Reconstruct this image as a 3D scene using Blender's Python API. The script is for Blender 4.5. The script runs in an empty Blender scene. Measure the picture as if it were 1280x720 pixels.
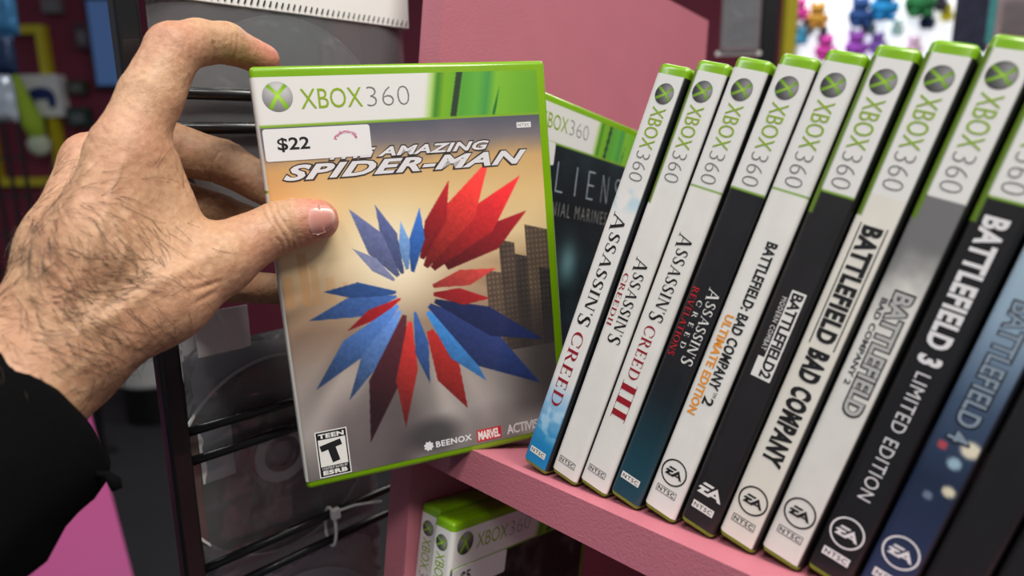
import bpy, bmesh, math, random
import numpy as np
from mathutils import Matrix, Vector
random.seed(7); rng = np.random.default_rng(11)
SC = bpy.context.scene; COL = SC.collection

# ------------------------------------------------------------------ camera, world, lights
F = 850.0                                    # focal length in pixels of the 1280x720 frame
UP = np.array([-.0104, -.9773, -.2114]); UP /= np.linalg.norm(UP)       # true up in camera axes (x right, y down, z ahead)
FW = np.array([0, 0, 1.0]) - UP*UP[2]; FW /= np.linalg.norm(FW)
M3 = np.stack([np.cross(FW, UP), FW, UP])    # camera axes -> world axes
EYE = np.array([0, 0, 1.35])
def w3(p): return (M3 @ (np.asarray(p, float).T)).T/1000 + EYE           # camera millimetres -> world metres
def cm(px, py, z): return np.array([(px-640)/F*z, (py-360)/F*z, z])      # a pixel at depth z (mm), camera axes
def W(px, py, z): return Vector(w3(cm(px, py, z)))
cam = bpy.data.cameras.new('camera'); camo = bpy.data.objects.new('camera', cam); COL.objects.link(camo)
cam.sensor_width = 36; cam.lens = F/1280*36; cam.clip_start = .01; cam.clip_end = 60
rot = Matrix(np.stack([M3 @ [1, 0, 0], M3 @ [0, -1, 0], M3 @ [0, 0, -1]], 1).tolist())
camo.matrix_world = Matrix.Translation(EYE.tolist()) @ rot.to_4x4()
cam.dof.use_dof = True; cam.dof.focus_distance = .305; cam.dof.aperture_fstop = 6.0
SC.camera = camo
wd = bpy.data.worlds.new('shop_ambient'); SC.world = wd; wd.use_nodes = True
wd.node_tree.nodes['Background'].inputs[0].default_value = (.80, .86, 1, 1)
wd.node_tree.nodes['Background'].inputs[1].default_value = .22
def area(name, loc, aim, sx, sy, power, col):
    l = bpy.data.lights.new(name, 'AREA'); l.shape = 'RECTANGLE'; l.size = sx; l.size_y = sy; l.energy = power; l.color = col
    o = bpy.data.objects.new(name, l); COL.objects.link(o); o.location = loc
    o.rotation_euler = (Vector(aim)-Vector(loc)).to_track_quat('-Z', 'Y').to_euler()
CEIL = 2.75                                  # the shop's ceiling lamps, all above the frame, shining straight down
for nm, x, y, sx, sy, pw, cl in (('right', .95, -.5, .6, .35, 38, (1, .95, .88)), ('above', .2, -.15, .6, .3, 30, (1, .96, .9)), ('behind', -.3, -1.15, .5, .3, 16, (1, .96, .9)),
                                 ('left', -1.2, .15, 1.0, .3, 16, (.93, .96, 1)), ('back', 1.0, 2.2, 1.2, .3, 35, (1, .98, .95))):
    area('ceiling_lamp_%s_offscreen' % nm, (x, y, CEIL), (x, y, 0), sx, sy, pw, cl)
SC.view_settings.view_transform = 'Standard'; SC.view_settings.look = 'None'
SC.view_settings.gamma = 1; SC.view_settings.use_curve_mapping = False; SC.view_settings.exposure = -0.38

# ------------------------------------------------------------------ helpers
def lin(c):
    c = np.asarray(c, float)/255
    return np.where(c <= .04045, c/12.92, ((c+.055)/1.055)**2.4)
def setin(b, **k):
    for n, v in k.items():
        n = n.replace('_', ' ')
        if n in b.inputs: b.inputs[n].default_value = v
MATS = {}
def mat(name, rgb, rough=.5, noise=0, nscale=60, bump=0, bscale=200, **k):
    """plain procedural material: sRGB colour with noise mottling and fine relief"""
    if name in MATS: return MATS[name]
    m = bpy.data.materials.new(name); m.use_nodes = True; nt = m.node_tree; b = nt.nodes['Principled BSDF']
    c = lin(rgb); setin(b, Base_Color=(*c, 1), Roughness=rough, **k)
    tc = nt.nodes.new('ShaderNodeTexCoord')
    if noise:
        n = nt.nodes.new('ShaderNodeTexNoise'); n.inputs['Scale'].default_value = nscale; n.inputs['Detail'].default_value = 5
        r = nt.nodes.new('ShaderNodeMix'); r.data_type = 'RGBA'
        nt.links.new(tc.outputs['Object'], n.inputs['Vector']); nt.links.new(n.outputs['Fac'], r.inputs[0])
        r.inputs[6].default_value = (*(c*(1-noise)), 1); r.inputs[7].default_value = (*np.minimum(c*(1+noise), 1), 1)
        nt.links.new(r.outputs[2], b.inputs['Base Color'])
    if bump:
        n = nt.nodes.new('ShaderNodeTexNoise'); n.inputs['Scale'].default_value = bscale; n.inputs['Detail'].default_value = 4
        bp = nt.nodes.new('ShaderNodeBump'); bp.inputs['Strength'].default_value = bump; bp.inputs['Distance'].default_value = .001
        nt.links.new(tc.outputs['Object'], n.inputs['Vector']); nt.links.new(n.outputs['Fac'], bp.inputs['Height'])
        nt.links.new(bp.outputs[0], b.inputs['Normal'])
    MATS[name] = m; return m
def printed():
    m = bpy.data.materials.new('printed_paper_under_film'); m.use_nodes = True; nt = m.node_tree; b = nt.nodes['Principled BSDF']
    a = nt.nodes.new('ShaderNodeAttribute'); a.attribute_name = 'ink'
    nt.links.new(a.outputs['Color'], b.inputs['Base Color'])
    setin(b, Roughness=.5, Coat_Weight=.4, Coat_Roughness=.12, Specular_IOR_Level=.35)
    tc = nt.nodes.new('ShaderNodeTexCoord'); n = nt.nodes.new('ShaderNodeTexNoise'); n.inputs['Scale'].default_value = 45
    bp = nt.nodes.new('ShaderNodeBump'); bp.inputs['Strength'].default_value = .12; bp.inputs['Distance'].default_value = .004
    nt.links.new(tc.outputs['Object'], n.inputs['Vector']); nt.links.new(n.outputs['Fac'], bp.inputs['Height'])
    nt.links.new(bp.outputs[0], b.inputs['Coat Normal'])
    return m
PRINT = printed()
def ink(name, rgb): return mat('ink_'+name, rgb, .45, Coat_Weight=.5, Coat_Roughness=.12)
BLACK, WHITE, RED, ORANGE = ink('black', (22, 21, 22)), ink('white', (226, 224, 220)), ink('red', (150, 24, 38)), ink('orange', (232, 150, 40))
LIME, GREY, DGREY = ink('lime', (140, 172, 22)), ink('grey', (120, 120, 118)), ink('dark_grey', (70, 72, 78))
CRED, SILVER, PINKINK = ink('carmine', (190, 30, 40)), ink('silver', (222, 220, 222)), ink('pink', (205, 90, 140))
GREEN = mat('green_plastic', (118, 164, 8), .28, .12, 40, Coat_Weight=.3, Coat_Roughness=.1, Subsurface_Weight=.25, Subsurface_Radius=(.004, .006, .001), Subsurface_Scale=1.0)
PINK = mat('pink_paint', (182, 106, 120), .55, .07, 35, .25, 900)
def mesh(name, v, f, m=None, parent=None, smooth=False, ink_rgb=None, scale=.001):
    me = bpy.data.meshes.new(name); v = np.asarray(v, float)*scale
    me.from_pydata(v.tolist(), [], [tuple(int(i) for i in q) for q in f] if not isinstance(f, np.ndarray) else f.tolist())
    if ink_rgb is not None:
        at = me.color_attributes.new('ink', 'FLOAT_COLOR', 'POINT')
        at.data.foreach_set('color', np.c_[lin(np.clip(ink_rgb, 0, 255)), np.ones(len(v))].astype(np.float32).ravel())
    if smooth: me.polygons.foreach_set('use_smooth', np.ones(len(me.polygons), bool))
    if m: me.materials.append(m)
    return link(name, me, parent)
def link(name, me, parent=None, mw=None):
    o = bpy.data.objects.new(name, me); COL.objects.link(o)
    if parent is not None: o.parent = parent
    if mw is not None: o.matrix_local = mw
    return o
def tag(o, label, cat, group=None, kind=None):
    o['label'] = label; o['category'] = cat
    if group: o['group'] = group
    if kind: o['kind'] = kind
    return o
def thing(name, mw, label, cat, group=None):
    o = bpy.data.objects.new(name, None); o.empty_display_size = .02; COL.objects.link(o); o.matrix_world = mw
    return tag(o, label, cat, group)
def frame(origin_mm, ax, ay, az):
    """matrix of a frame given in camera axes"""
    r = np.stack([M3 @ ax, M3 @ ay, M3 @ az], 1); o = w3(origin_mm)
    return Matrix([[*r[i], o[i]] for i in range(3)]+[[0, 0, 0, 1]])
class MB:
    """collects simple solids (millimetres) for one mesh"""
    def __init__(s): s.v = []; s.f = []
    def add(s, v, f):
        n = len(s.v); s.v += [tuple(map(float, p)) for p in v]; s.f += [tuple(i+n for i in q) for q in f]; return s
    def box(s, a, b, bev=0):
        bm = bmesh.new(); bmesh.ops.create_cube(bm, size=1)
        for q in bm.verts: q.co = Vector([(a[i]+b[i])/2+q.co[i]*(b[i]-a[i]) for i in range(3)])
        if bev: bmesh.ops.bevel(bm, geom=bm.edges[:], offset=bev, segments=3, profile=.5, affect='EDGES')
        bm.verts.index_update()
        s.add([q.co[:] for q in bm.verts], [[q.index for q in f.verts] for f in bm.faces]); bm.free(); return s
    def prism(s, pts, a, b, ax=1):
        """polygon extruded along axis ax"""
        n = len(pts)
        def p3(p, h): q = list(p); q.insert(ax, h); return q
        return s.add([p3(p, a) for p in pts]+[p3(p, b) for p in pts], [list(range(n))[::-1], list(range(n, 2*n))]+[[i, (i+1) % n, n+(i+1) % n, n+i] for i in range(n)])
    def tube(s, pts, r, n=10, cap=True):
        pts = [Vector(p) for p in pts]; rs = r if hasattr(r, '__len__') else [r]*len(pts); base = len(s.v); ring = []
        t0 = (pts[1]-pts[0]).normalized(); x = t0.orthogonal().normalized()
        for i, p in enumerate(pts):
            t = (pts[min(i+1, len(pts)-1)]-pts[max(i-1, 0)]).normalized(); x = (x-t*x.dot(t)).normalized(); y = t.cross(x)
            ring.append([p+(x*math.cos(2*math.pi*k/n)+y*math.sin(2*math.pi*k/n))*rs[i] for k in range(n)])
        v = [q for r_ in ring for q in r_]; f = [[i*n+k, i*n+(k+1) % n, (i+1)*n+(k+1) % n, (i+1)*n+k] for i in range(len(pts)-1) for k in range(n)]
        if cap: f += [list(range(n))[::-1], list(range((len(pts)-1)*n, len(pts)*n))]
        return s.add(v, f)
    def ball(s, c, r, n=2, noise=0):
        bm = bmesh.new(); bmesh.ops.create_icosphere(bm, subdivisions=n, radius=1)
        r = r if hasattr(r, '__len__') else (r, r, r)
        vs = [[c[i]+q.co[i]*r[i]*(1+noise*random.uniform(-1, 1)) for i in range(3)] for q in bm.verts]; bm.verts.index_update()
        s.add(vs, [[q.index for q in f.verts] for f in bm.faces]); bm.free(); return s
    def lathe(s, prof, c=(0, 0, 0), n=40, ax=2):
        o = [i for i in range(3) if i != ax]; v = []
        for (r, h) in prof:
            for k in range(n):
                p = list(c); p[o[0]] += r*math.cos(2*math.pi*k/n); p[o[1]] += r*math.sin(2*math.pi*k/n); p[ax] += h; v.append(p)
        return s.add(v, [[i*n+k, i*n+(k+1) % n, (i+1)*n+(k+1) % n, (i+1)*n+k] for i in range(len(prof)-1) for k in range(n)])
    def build(s, name, m, parent=None, smooth=False, scale=.001): return mesh(name, s.v, s.f, m, parent, smooth, scale=scale)

# ---- lettering -------------------------------------------------------------
_fc = {}
def glyphs(txt, bold=0, shear=0, space=1.0):
    key = (txt, bold, shear, space)
    if key in _fc: return _fc[key]
    c = bpy.data.curves.new('t', 'FONT'); c.body = txt; c.size = 1; c.offset = bold; c.shear = shear; c.space_character = space; c.resolution_u = 3; c.fill_mode = 'FRONT'
    o = bpy.data.objects.new('t', c); me = bpy.data.meshes.new_from_object(o)
    v = np.array([q.co[:2] for q in me.vertices]); f = [tuple(p.vertices) for p in me.polygons]
    bpy.data.objects.remove(o); bpy.data.curves.remove(c); bpy.data.meshes.remove(me)
    _fc[key] = (v, f); return v, f
def rect(x0, y0, x1, y1): return [(x0, y0), (x1, y0), (x1, y1), (x0, y1)]
def bar(x0, y0, x1, y1, w): return [(x0-w/2, y0), (x0+w/2, y0), (x1+w/2, y1), (x1-w/2, y1)]
def arcp(cx, cy, rx, ry, a0, a1, thick, thin, n=16):
    out = []
    for i in range(n):
        q = []
        for a in (a0+(a1-a0)*i/n, a0+(a1-a0)*(i+1)/n):
            a = math.radians(a); t = thin+(thick-thin)*abs(math.cos(a))
            q += [((cx+rx*math.cos(a)), cy+ry*math.sin(a)), (cx+(rx-t)*math.cos(a), cy+(ry-min(t, thin*1.3))*math.sin(a))]
        out.append([q[0], q[2], q[3], q[1]])
    return out
def serif_glyph(ch):
    T, t = .15, .05
    sf = lambda x, y, w=.3: rect(x-w/2, y, x+w/2, y+.035)
    if ch == 'A': return .86, [bar(.12, 0, .42, 1, .06), bar(.74, 0, .44, 1, T), rect(.22, .32, .64, .37), sf(.12, 0, .24), sf(.74, 0, .28)]
    if ch == 'V': return .84, [bar(.42, 0, .12, 1, T), bar(.42, 0, .72, 1, .06), sf(.12, .965, .28), sf(.72, .965, .24)]
    if ch == 'I': return .36, [rect(.1, 0, .1+T, 1), sf(.175, 0), sf(.175, .965)]
    if ch == 'L': return .6, [rect(.1, 0, .1+T, 1), rect(.1, 0, .58, t), rect(.53, 0, .58, .22), sf(.175, .965)]
    if ch == 'T': return .74, [rect(.3, 0, .3+T, 1), rect(.02, .95, .73, 1), rect(.02, .8, .06, 1), rect(.69, .8, .73, 1), sf(.375, 0)]
    if ch == 'N': return .9, [rect(.12, 0, .18, 1), rect(.72, 0, .78, 1), bar(.7, 0, .17, 1, T*1.1), sf(.15, 0, .24), sf(.75, .965, .24), sf(.12, .965, .2)]
    if ch == 'E': return .66, [rect(.1, 0, .1+T, 1), rect(.05, 0, .6, t), rect(.05, .95, .56, 1), rect(.1, .48, .48, .53), rect(.56, 0, .61, .2), rect(.52, .8, .56, 1), rect(.44, .42, .48, .6)]
    if ch == 'R': return .8, [rect(.1, 0, .1+T, 1), sf(.175, 0), rect(.05, .965, .36, 1), rect(.2, .46, .36, .51), *arcp(.34, .73, .27, .27, -90, 90, T, .05), bar(.7, 0, .36, .5, T), sf(.72, 0, .2)]
    if ch == 'D': return .92, [rect(.1, 0, .1+T, 1), rect(.05, .96, .4, 1), rect(.05, 0, .4, .04), *arcp(.38, .5, .46, .5, -90, 90, T, .045)]
    if ch == 'C': return .82, [*arcp(.44, .5, .42, .52, 42, 318, T, .05), rect(.72, .62, .77, .92), rect(.72, .1, .76, .3)]
    if ch == 'O': return .94, arcp(.46, .5, .44, .52, 0, 360, T, .05, 28)
    if ch == 'S': return .62, [*arcp(.3, .75, .24, .27, 40, 270, T, .06), *arcp(.3, .26, .26, .28, 90, -140, T, .06), bar(.44, .33, .16, .68, .16), rect(.47, .74, .51, .98), rect(.07, .02, .11, .28)]
    if ch == "'": return .2, [[(.05, .98), (.16, .98), (.1, .7)]]
    return .35, []
def serif_text(txt, space=.06, big=None):
    v, f, x = [], [], 0
    for i, ch in enumerate(txt):
        w, polys = serif_glyph(ch); s = big[i] if big and i in big else 1
        for p in polys:
            n = len(v); v += [(x+q[0]*s, (q[1]-1)*s+1 if s > 1 else q[1]) for q in p]; f.append(tuple(range(n, n+len(p))))
        x += (w+space)*s
    return np.array(v), f
def lay(fr, vf, x0, y0, x1, y1, name, m, parent, down=False, lift=.12):
    """lay 2-D shapes into a box of a surface frame; down=True: the words run down the spine, letter tops to the right"""
    v, f = vf; lo, hi = v.min(0), v.max(0); n = (v-lo)/np.maximum(hi-lo, 1e-6)
    if down: a = x0+n[:, 1]*(x1-x0); b = y0+n[:, 0]*(y1-y0)
    else: a = x0+n[:, 0]*(x1-x0); b = y1-n[:, 1]*(y1-y0)
    o, ex, ey, nz = fr
    p = o+a[:, None]*ex+b[:, None]*ey+lift*nz
    q = f[0]; # face winding outwards
    e = np.cross(p[q[1]]-p[q[0]], p[q[2]]-p[q[0]])
    if e @ nz < 0: f = [t[::-1] for t in f]
    return mesh(name, p, f, m, parent)
def polys(pl):
    v, f = [], []
    for p in pl: n = len(v); v += list(p); f.append(tuple(range(n, n+len(p))))
    return np.array(v, float), f
def ringp(rx, ry, t, n=40):
    return [[(rx*math.cos(a), ry*math.sin(a)), (rx*math.cos(b), ry*math.sin(b)), ((rx-t)*math.cos(b), (ry-t)*math.sin(b)), ((rx-t)*math.cos(a), (ry-t)*math.sin(a))]
            for a, b in ((2*math.pi*i/n, 2*math.pi*(i+1)/n) for i in range(n))]
def at(fr, pl, cx, cy, s, name, m, parent, down=False, lift=.12):
    """shapes at true scale s around a point"""
    v, f = polys(pl); lo, hi = v.min(0)*s, v.max(0)*s
    if down: return lay(fr, (v, f), cx+lo[1], cy+lo[0], cx+hi[1], cy+hi[0], name, m, parent, True, lift)
    return lay(fr, (v, f), cx+lo[0], cy-hi[1], cx+hi[0], cy-lo[1], name, m, parent, False, lift)
EA = [[(-.55, .45), (.22, .45), (.09, .26), (-.68, .26)], [(-.77, .1), (-.02, .1), (-.15, -.09), (-.9, -.09)], [(-.62, -.09), (-.34, -.09), (-.45, -.27), (-.73, -.27)], [(-.74, -.26), (-.1, -.26), (.06, -.45), (-.87, -.45)],
      [(-.1, -.26), (.44, .45), (.44, .04), (.06, -.45)], [(.44, .45), (1.02, -.45), (.74, -.45), (.44, .04)], [(.27, -.13), (.57, -.13), (.66, -.28), (.18, -.28)]]
# ---- the console emblem: a printed silver ball with a green cross -----------
def emblem_mesh(dark):
    n = 44; g = np.linspace(-1, 1, n); X, Y = np.meshgrid(g, g); r = np.hypot(X, Y)
    rr = np.maximum(np.abs(X), np.abs(Y))/np.maximum(r, 1e-6); X2, Y2 = X*rr, Y*rr; r = np.hypot(X2, Y2)        # square grid to disc
    sh = np.clip(.5+.5*Y2-.3*X2*(.6 if dark else -.4), 0, 1); base = (44 if dark else 118)+(140 if dark else 118)*sh*(1-.45*r**3)
    c = np.stack([base, base, base*1.0], -1)
    for sg in (1, -1):
        xc = np.where(Y2 > .12, sg*(Y2-.12)*.95, sg*(Y2-.12)*.62)
        d = np.abs(X2-xc)/(.13+.08*np.abs(Y2)); k = np.clip(1.6-d*1.2, 0, 1)[..., None]*(r < .98)[..., None]
        gcol = np.stack([110+70*(1-r), 165+70*(1-r), 20+50*(1-r)], -1)*(.85 if dark else 1)
        c = c*(1-k)+gcol*k
    v = np.c_[X2.ravel(), Y2.ravel()]
    f = [(i*n+j, i*n+j+1, (i+1)*n+j+1, (i+1)*n+j) for i in range(n-1) for j in range(n-1)]
    return v, f, c.reshape(-1, 3)
EMB = {d: emblem_mesh(d) for d in (0, 1)}
def emblem(fr, cx, cy, r, parent, dark, down):
    v, f, c = EMB[dark]; o, ex, ey, nz = fr
    a, b = (v[:, 1], v[:, 0]) if down else (v[:, 0], -v[:, 1])
    if down: f = f
    p = o+(cx+a*r)[:, None]*ex+(cy+b*r)[:, None]*ey+.12*nz
    e = np.cross(p[f[0][1]]-p[f[0][0]], p[f[0][2]]-p[f[0][0]])
    if e @ nz < 0: f = [q[::-1] for q in f]
    return mesh('console_emblem', p, f, PRINT, parent, ink_rgb=c)

# ---- value noise for print ---------------------------------------------------
def vnoise(x, y, seed=0):
    xi, yi = np.floor(x).astype(int), np.floor(y).astype(int); fx, fy = x-xi, y-yi; fx = fx*fx*(3-2*fx); fy = fy*fy*(3-2*fy)
    h = lambda a, b: np.modf(np.abs(np.sin(a*127.1+b*311.7+seed*74.7)*43758.5453))[0]
    return (h(xi, yi)*(1-fx)+h(xi+1, yi)*fx)*(1-fy)+(h(xi, yi+1)*(1-fx)+h(xi+1, yi+1)*fx)*fy
def fbm(x, y, seed=0): return sum(vnoise(x*2**i, y*2**i, seed+i)*.5**(i+1) for i in range(4))
def sst(x, a, b): t = np.clip((x-a)/(b-a), 0, 1); return t*t*(3-2*t)
def mix(c, d, k): return c*(1-k[..., None])+np.asarray(d, float)*k[..., None]
def ramp(x, *st):
    xs = [s[0] for s in st]; return np.stack([np.interp(x, xs, [s[1][i] for s in st]) for i in range(3)], -1)
def inpoly(x, y, p):
    r = np.zeros(x.shape, bool); n = len(p)
    for i in range(n):
        (x0, y0), (x1, y1) = p[i], p[(i+1) % n]
        k = ((y0 > y) != (y1 > y)) & (x < (x1-x0)*(y-y0)/((y1-y0) or 1e-9)+x0); r ^= k
    return r

# ------------------------------------------------------------------ game case
T_, D_, H_ = 14.5, 135.0, 190.0
def shell_mesh():
    b = MB().box((0, 0, 0), (T_, D_, H_), 2.2); me = bpy.data.meshes.new('shell'); me.from_pydata((np.array(b.v)*.001).tolist(), [], b.f)
    me.polygons.foreach_set('use_smooth', np.ones(len(me.polygons), bool)); me.materials.append(GREEN); return me
SHELL = shell_mesh()
def seam_mesh():
    b = MB().box((T_/2-.25, 3, H_-.1), (T_/2+.25, D_-4, H_+.25)).box((T_/2-3.4, D_-2, 40), (T_/2+3.4, D_+.5, H_-40), .4)
    me = bpy.data.meshes.new('opening_rib'); me.from_pydata((np.array(b.v)*.001).tolist(), [], b.f); me.materials.append(GREEN); return me
SEAM = seam_mesh()
SPINE = (np.array([0, -.2, H_]), np.array([1., 0, 0]), np.array([0, 0, -1.]), np.array([0, -1., 0]))
FRONT = (np.array([T_+.2, 0, H_]), np.array([0, 1., 0]), np.array([0, 0, -1.]), np.array([1., 0, 0]))
Z0, Z1 = 2.6, 185.2        # the paper insert ends this far below the top and above the foot (distance from the foot)
def white_band(t, c, end=52): return mix(c, (222, 221, 218), (t < end).astype(float))
def game_case(mw, label, spine, front=None, back=(40, 40, 42), group=None, step=1.0, fstep=3.0, band=52, orb=True, top=4.6, foot=2.4, lime_line=True, left_edge=None, right_edge=None):
    o = thing('game_case', mw, label, 'game case', group)
    link('shell', SHELL, o); link('opening_rib', SEAM, o)
    r = 2.4; cols = []
    for y in np.linspace(D_-5, r, 6): cols.append((-.2, y, 'b', y))
    for a in np.linspace(0, 90, 6)[1:-1]: a = math.radians(a); cols.append((r-.2-r*math.cos(a)-.0, r-.2-r*math.sin(a), 's', r*(1-math.cos(a))))
    for x in np.linspace(r, T_-r, max(3, int((T_-2*r)/step)+1)): cols.append((x, -.2, 's', x))
    for a in np.linspace(90, 0, 6)[1:-1]: a = math.radians(a); cols.append((T_-r+.2+r*math.cos(a), r-.2-r*math.sin(a), 'f' if a < .5 else 's', T_-r+r*math.cos(a) if a >= .5 else 0))
    for y in np.linspace(r, D_-5, int((D_-5-r)/fstep)+1): cols.append((T_+.2, y, 'f', y))
    zs = np.linspace(H_-top, foot, int((H_-top-foot)/min(step, fstep if front else 9))+1); nz, nc = len(zs), len(cols)
    P = np.zeros((nz, nc, 3)); C = np.zeros((nz, nc, 3)); tt = H_-zs
    for reg in 'bsf':
        idx = [i for i, c in enumerate(cols) if c[2] == reg]; cc = np.array([cols[i][3] for i in idx]); A, B = np.meshgrid(cc, tt)
        if reg == 's': k = spine(A, B)
        elif reg == 'f': k = front(A, B) if front else np.broadcast_to(np.array(back, float), A.shape+(3,)).copy()
        else: k = np.broadcast_to(np.array(back, float), A.shape+(3,)).copy()
        if reg == 's' and band: k = white_band(B, k, band); 
        if reg == 's' and band and lime_line: k = mix(k, (120, 160, 40), (np.abs(B-band) < .6).astype(float))
        if reg == 's' and left_edge: k = mix(k, left_edge, ((A < 1.9) & (B < band+8)).astype(float))
        if reg == 's' and right_edge: k = mix(k, right_edge, (A > T_-1.5).astype(float))
        C[:, idx] = k
    for j, c in enumerate(cols): P[:, j, 0] = c[0]; P[:, j, 1] = c[1]
    P[:, :, 2] = zs[:, None]
    f = np.array([(i*nc+j, (i+1)*nc+j, (i+1)*nc+j+1, i*nc+j+1) for i in range(nz-1) for j in range(nc-1)])
    mesh('paper_insert', P.reshape(-1, 3), f, PRINT, o, True, C.reshape(-1, 3))
    if orb:
        emblem(SPINE, 7.2, 12.4, 4.3, o, 1, True)
        lay(SPINE, glyphs('XBOX', -.002), 4.0, 18, 10.6, 35.8, 'console_lettering', LIME, o, True)
        lay(SPINE, glyphs('360', -.022), 4.0, 37.2, 10.6, 49.8, 'console_lettering', GREY, o, True)
    return o
def ntsc(o, cy, ink_, paper, cx=6.8, fr=SPINE, w=9.0, h=3.0):
    if paper: at(fr, [rect(-w/2, -h/2, w/2, h/2)], cx, cy, 1, 'region_mark', paper, o, lift=.1)
    else: at(fr, [rect(-w/2, h/2-.22, w/2, h/2), rect(-w/2, -h/2, w/2, -h/2+.22), rect(-w/2, -h/2, -w/2+.22, h/2), rect(w/2-.22, -h/2, w/2, h/2)], cx, cy, 1, 'region_mark', ink_, o, lift=.1)
    lay(fr, glyphs('NTSC', .012, 0, 1.2), cx-w/2+.7, cy-h/2+.62, cx+w/2-.7, cy+h/2-.62, 'region_lettering', ink_, o, lift=.14)
def ea(o, cy, m, ring=True, cx=7.1):
    if ring: at(SPINE, ringp(5.6, 5.6, .6), cx, cy, 1, 'publisher_emblem', m, o)
    at(SPINE, EA, cx-.1, cy, 4.1 if ring else 5.4, 'publisher_emblem', m, o)

# the row frame (camera millimetres): along the row, down, into the shelf
SU, SV, SW = np.array([.7613, .1294, -.6354]), np.array([-.1187, .9911, .0597]), np.array([.6375, .03, .7699])
SU /= np.linalg.norm(SU); SW -= SU*(SW @ SU); SW /= np.linalg.norm(SW); SV = np.cross(SW, SU)
P0 = np.array([4.933, 82.13, 323.77])
def rowpt(u, v, w): return P0+SU*u+SV*v+SW*w

# ------------------------------------------------------------------ setting: floor, back wall
fl = MB().box((-7, -2.5, -.05), (7, 4.3, 0)).build('floor', mat('floor_grey', (44, 45, 47), .7, .25, 6), scale=1); fl['kind'] = 'structure'
wb = MB().box((-7, 4.2, 0), (7, 4.3, 3.2)).build('wall_back', mat('wall_maroon', (120, 42, 62), .8, .12, 3), scale=1); wb['kind'] = 'structure'

# ------------------------------------------------------------------ pink display shelf
sm = frame(P0, SU, SW, -SV)       # local x along row, y into shelf, z up
sh = thing('display_shelf', sm, 'pink painted wooden shelf unit carrying the row of game cases', 'shelf')
fy = lambda x: -4.3-.1*x
zt = -3.65
b = MB(); xa, xb = -88, 420
b.add([(xa, fy(xa), zt), (xb, fy(xb), zt), (xb, 330, zt), (xa, 330, zt), (xa, fy(xa), zt-18), (xb, fy(xb), zt-18), (xb, 330, zt-18), (xa, 330, zt-18)],
      [(0, 1, 2, 3), (7, 6, 5, 4), (0, 4, 5, 1), (1, 5, 6, 2), (2, 6, 7, 3), (3, 7, 4, 0)])
b.build('shelf_board', PINK, sh)
lz = -237.5
MB().box((xa, 2, lz-18), (xb, 330, lz), .8).build('shelf_board', PINK, sh)
MB().box((xa, 326, lz), (xb, 332, zt-18)).build('back_panel', PINK, sh)
MB().box((224.8, 4, zt-.5), (241, 330, zt+122), .8).build('divider_panel', PINK, sh)      # the row leans on this low one
# upright divider, leaning a little as in the photograph
dv = MB(); tl = math.tan(math.radians(3.6))
dz0, dz1 = -520, 400
X = lambda z: -87.3-(z-100)*tl*1.0+0
zf, zb = 262+40, 326
def dpt(z, y, right): return (X(z)+3.5-(0 if right else 16.6), y, z)
vv = [dpt(dz0, 1, 1), dpt(dz0, 330, 1), dpt(zb, 330, 1), dpt(zf-10, 1, 1), dpt(dz0, 1, 0), dpt(dz0, 330, 0), dpt(zb, 330, 0), dpt(zf-10, 1, 0)]
dv.add(vv, [(3, 2, 1, 0), (4, 5, 6, 7), (0, 4, 7, 3), (1, 2, 6, 5), (2, 3, 7, 6), (0, 1, 5, 4)])
dv.build('divider_panel', PINK, sh)

# ------------------------------------------------------------------ spine prints of the row
def solid(c, seed=0, amp=6):
    c = np.array(c, float)
    return lambda x, t: c+(fbm(x/6+seed, t/9, seed)-.47)[..., None]*2*amp
def sp_blue(x, t):
    c = solid((226, 225, 222))(x, t); n = fbm(x/5, t/6, 3)
    c = mix(c, (170, 205, 222), sst(t, 52, 56)*(1-sst(t, 58, 66))*sst(n, .35, .6)*.8)
    c = mix(c, (150, 190, 222), sst(t, 142, 158)); c = mix(c, (28, 128, 186), sst(t+n*14, 160, 186))
    return mix(c, (190, 220, 238), sst(t, 150, 160)*(1-sst(t, 168, 178))*sst(n, .5, .62)*.7)
def sp_teal(x, t):
    c = solid((26, 26, 30), 4, 6)(x, t)
    return mix(c, (24, 66, 80), sst(t, 120, 180))
def sp_dark(x, t):
    return solid((30, 28, 30), 6, 6)(x, t)
def sp_grey(x, t):
    c = solid((216, 214, 208), 8)(x, t); n = fbm(x/8, t/12, 21)
    return mix(c, (92, 92, 94), (1-sst(t+n*22, 78, 104))*.85)
def sp_navy(x, t):
    c = ramp(t, (50, (176, 196, 208)), (90, (140, 164, 184)), (118, (60, 78, 104)), (145, (26, 40, 66)), (190, (40, 52, 86)))
    for (cx, cy, r, k) in ((9, 137, 2.2, (150, 180, 196)), (11.2, 131, 3, (222, 214, 190)), (11, 146, 2, (216, 208, 180)), (6.5, 150, 1.6, (104, 118, 142)), (4, 133, 1.6, (170, 70, 80))):
        c = mix(c, k, 1-sst(np.hypot(x-cx, t-cy), r*.6, r*1.15))
    return c
def sp_black(x, t): return solid((19, 19, 22), 3, 5)(x, t)
S_ = [0, 16.7, 32.45, 48.39, 64.762, 81.247, 97.375, 113.812, 130.1, 146.6, 162.6, 179.0]
TH = [14.03, 14.05, 14.17, 14.53, 14.41, 14.23, 14.28, 14.31, 14.3, 14.4, 14.5, 14.5]
WH = (224, 222, 217)
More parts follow.
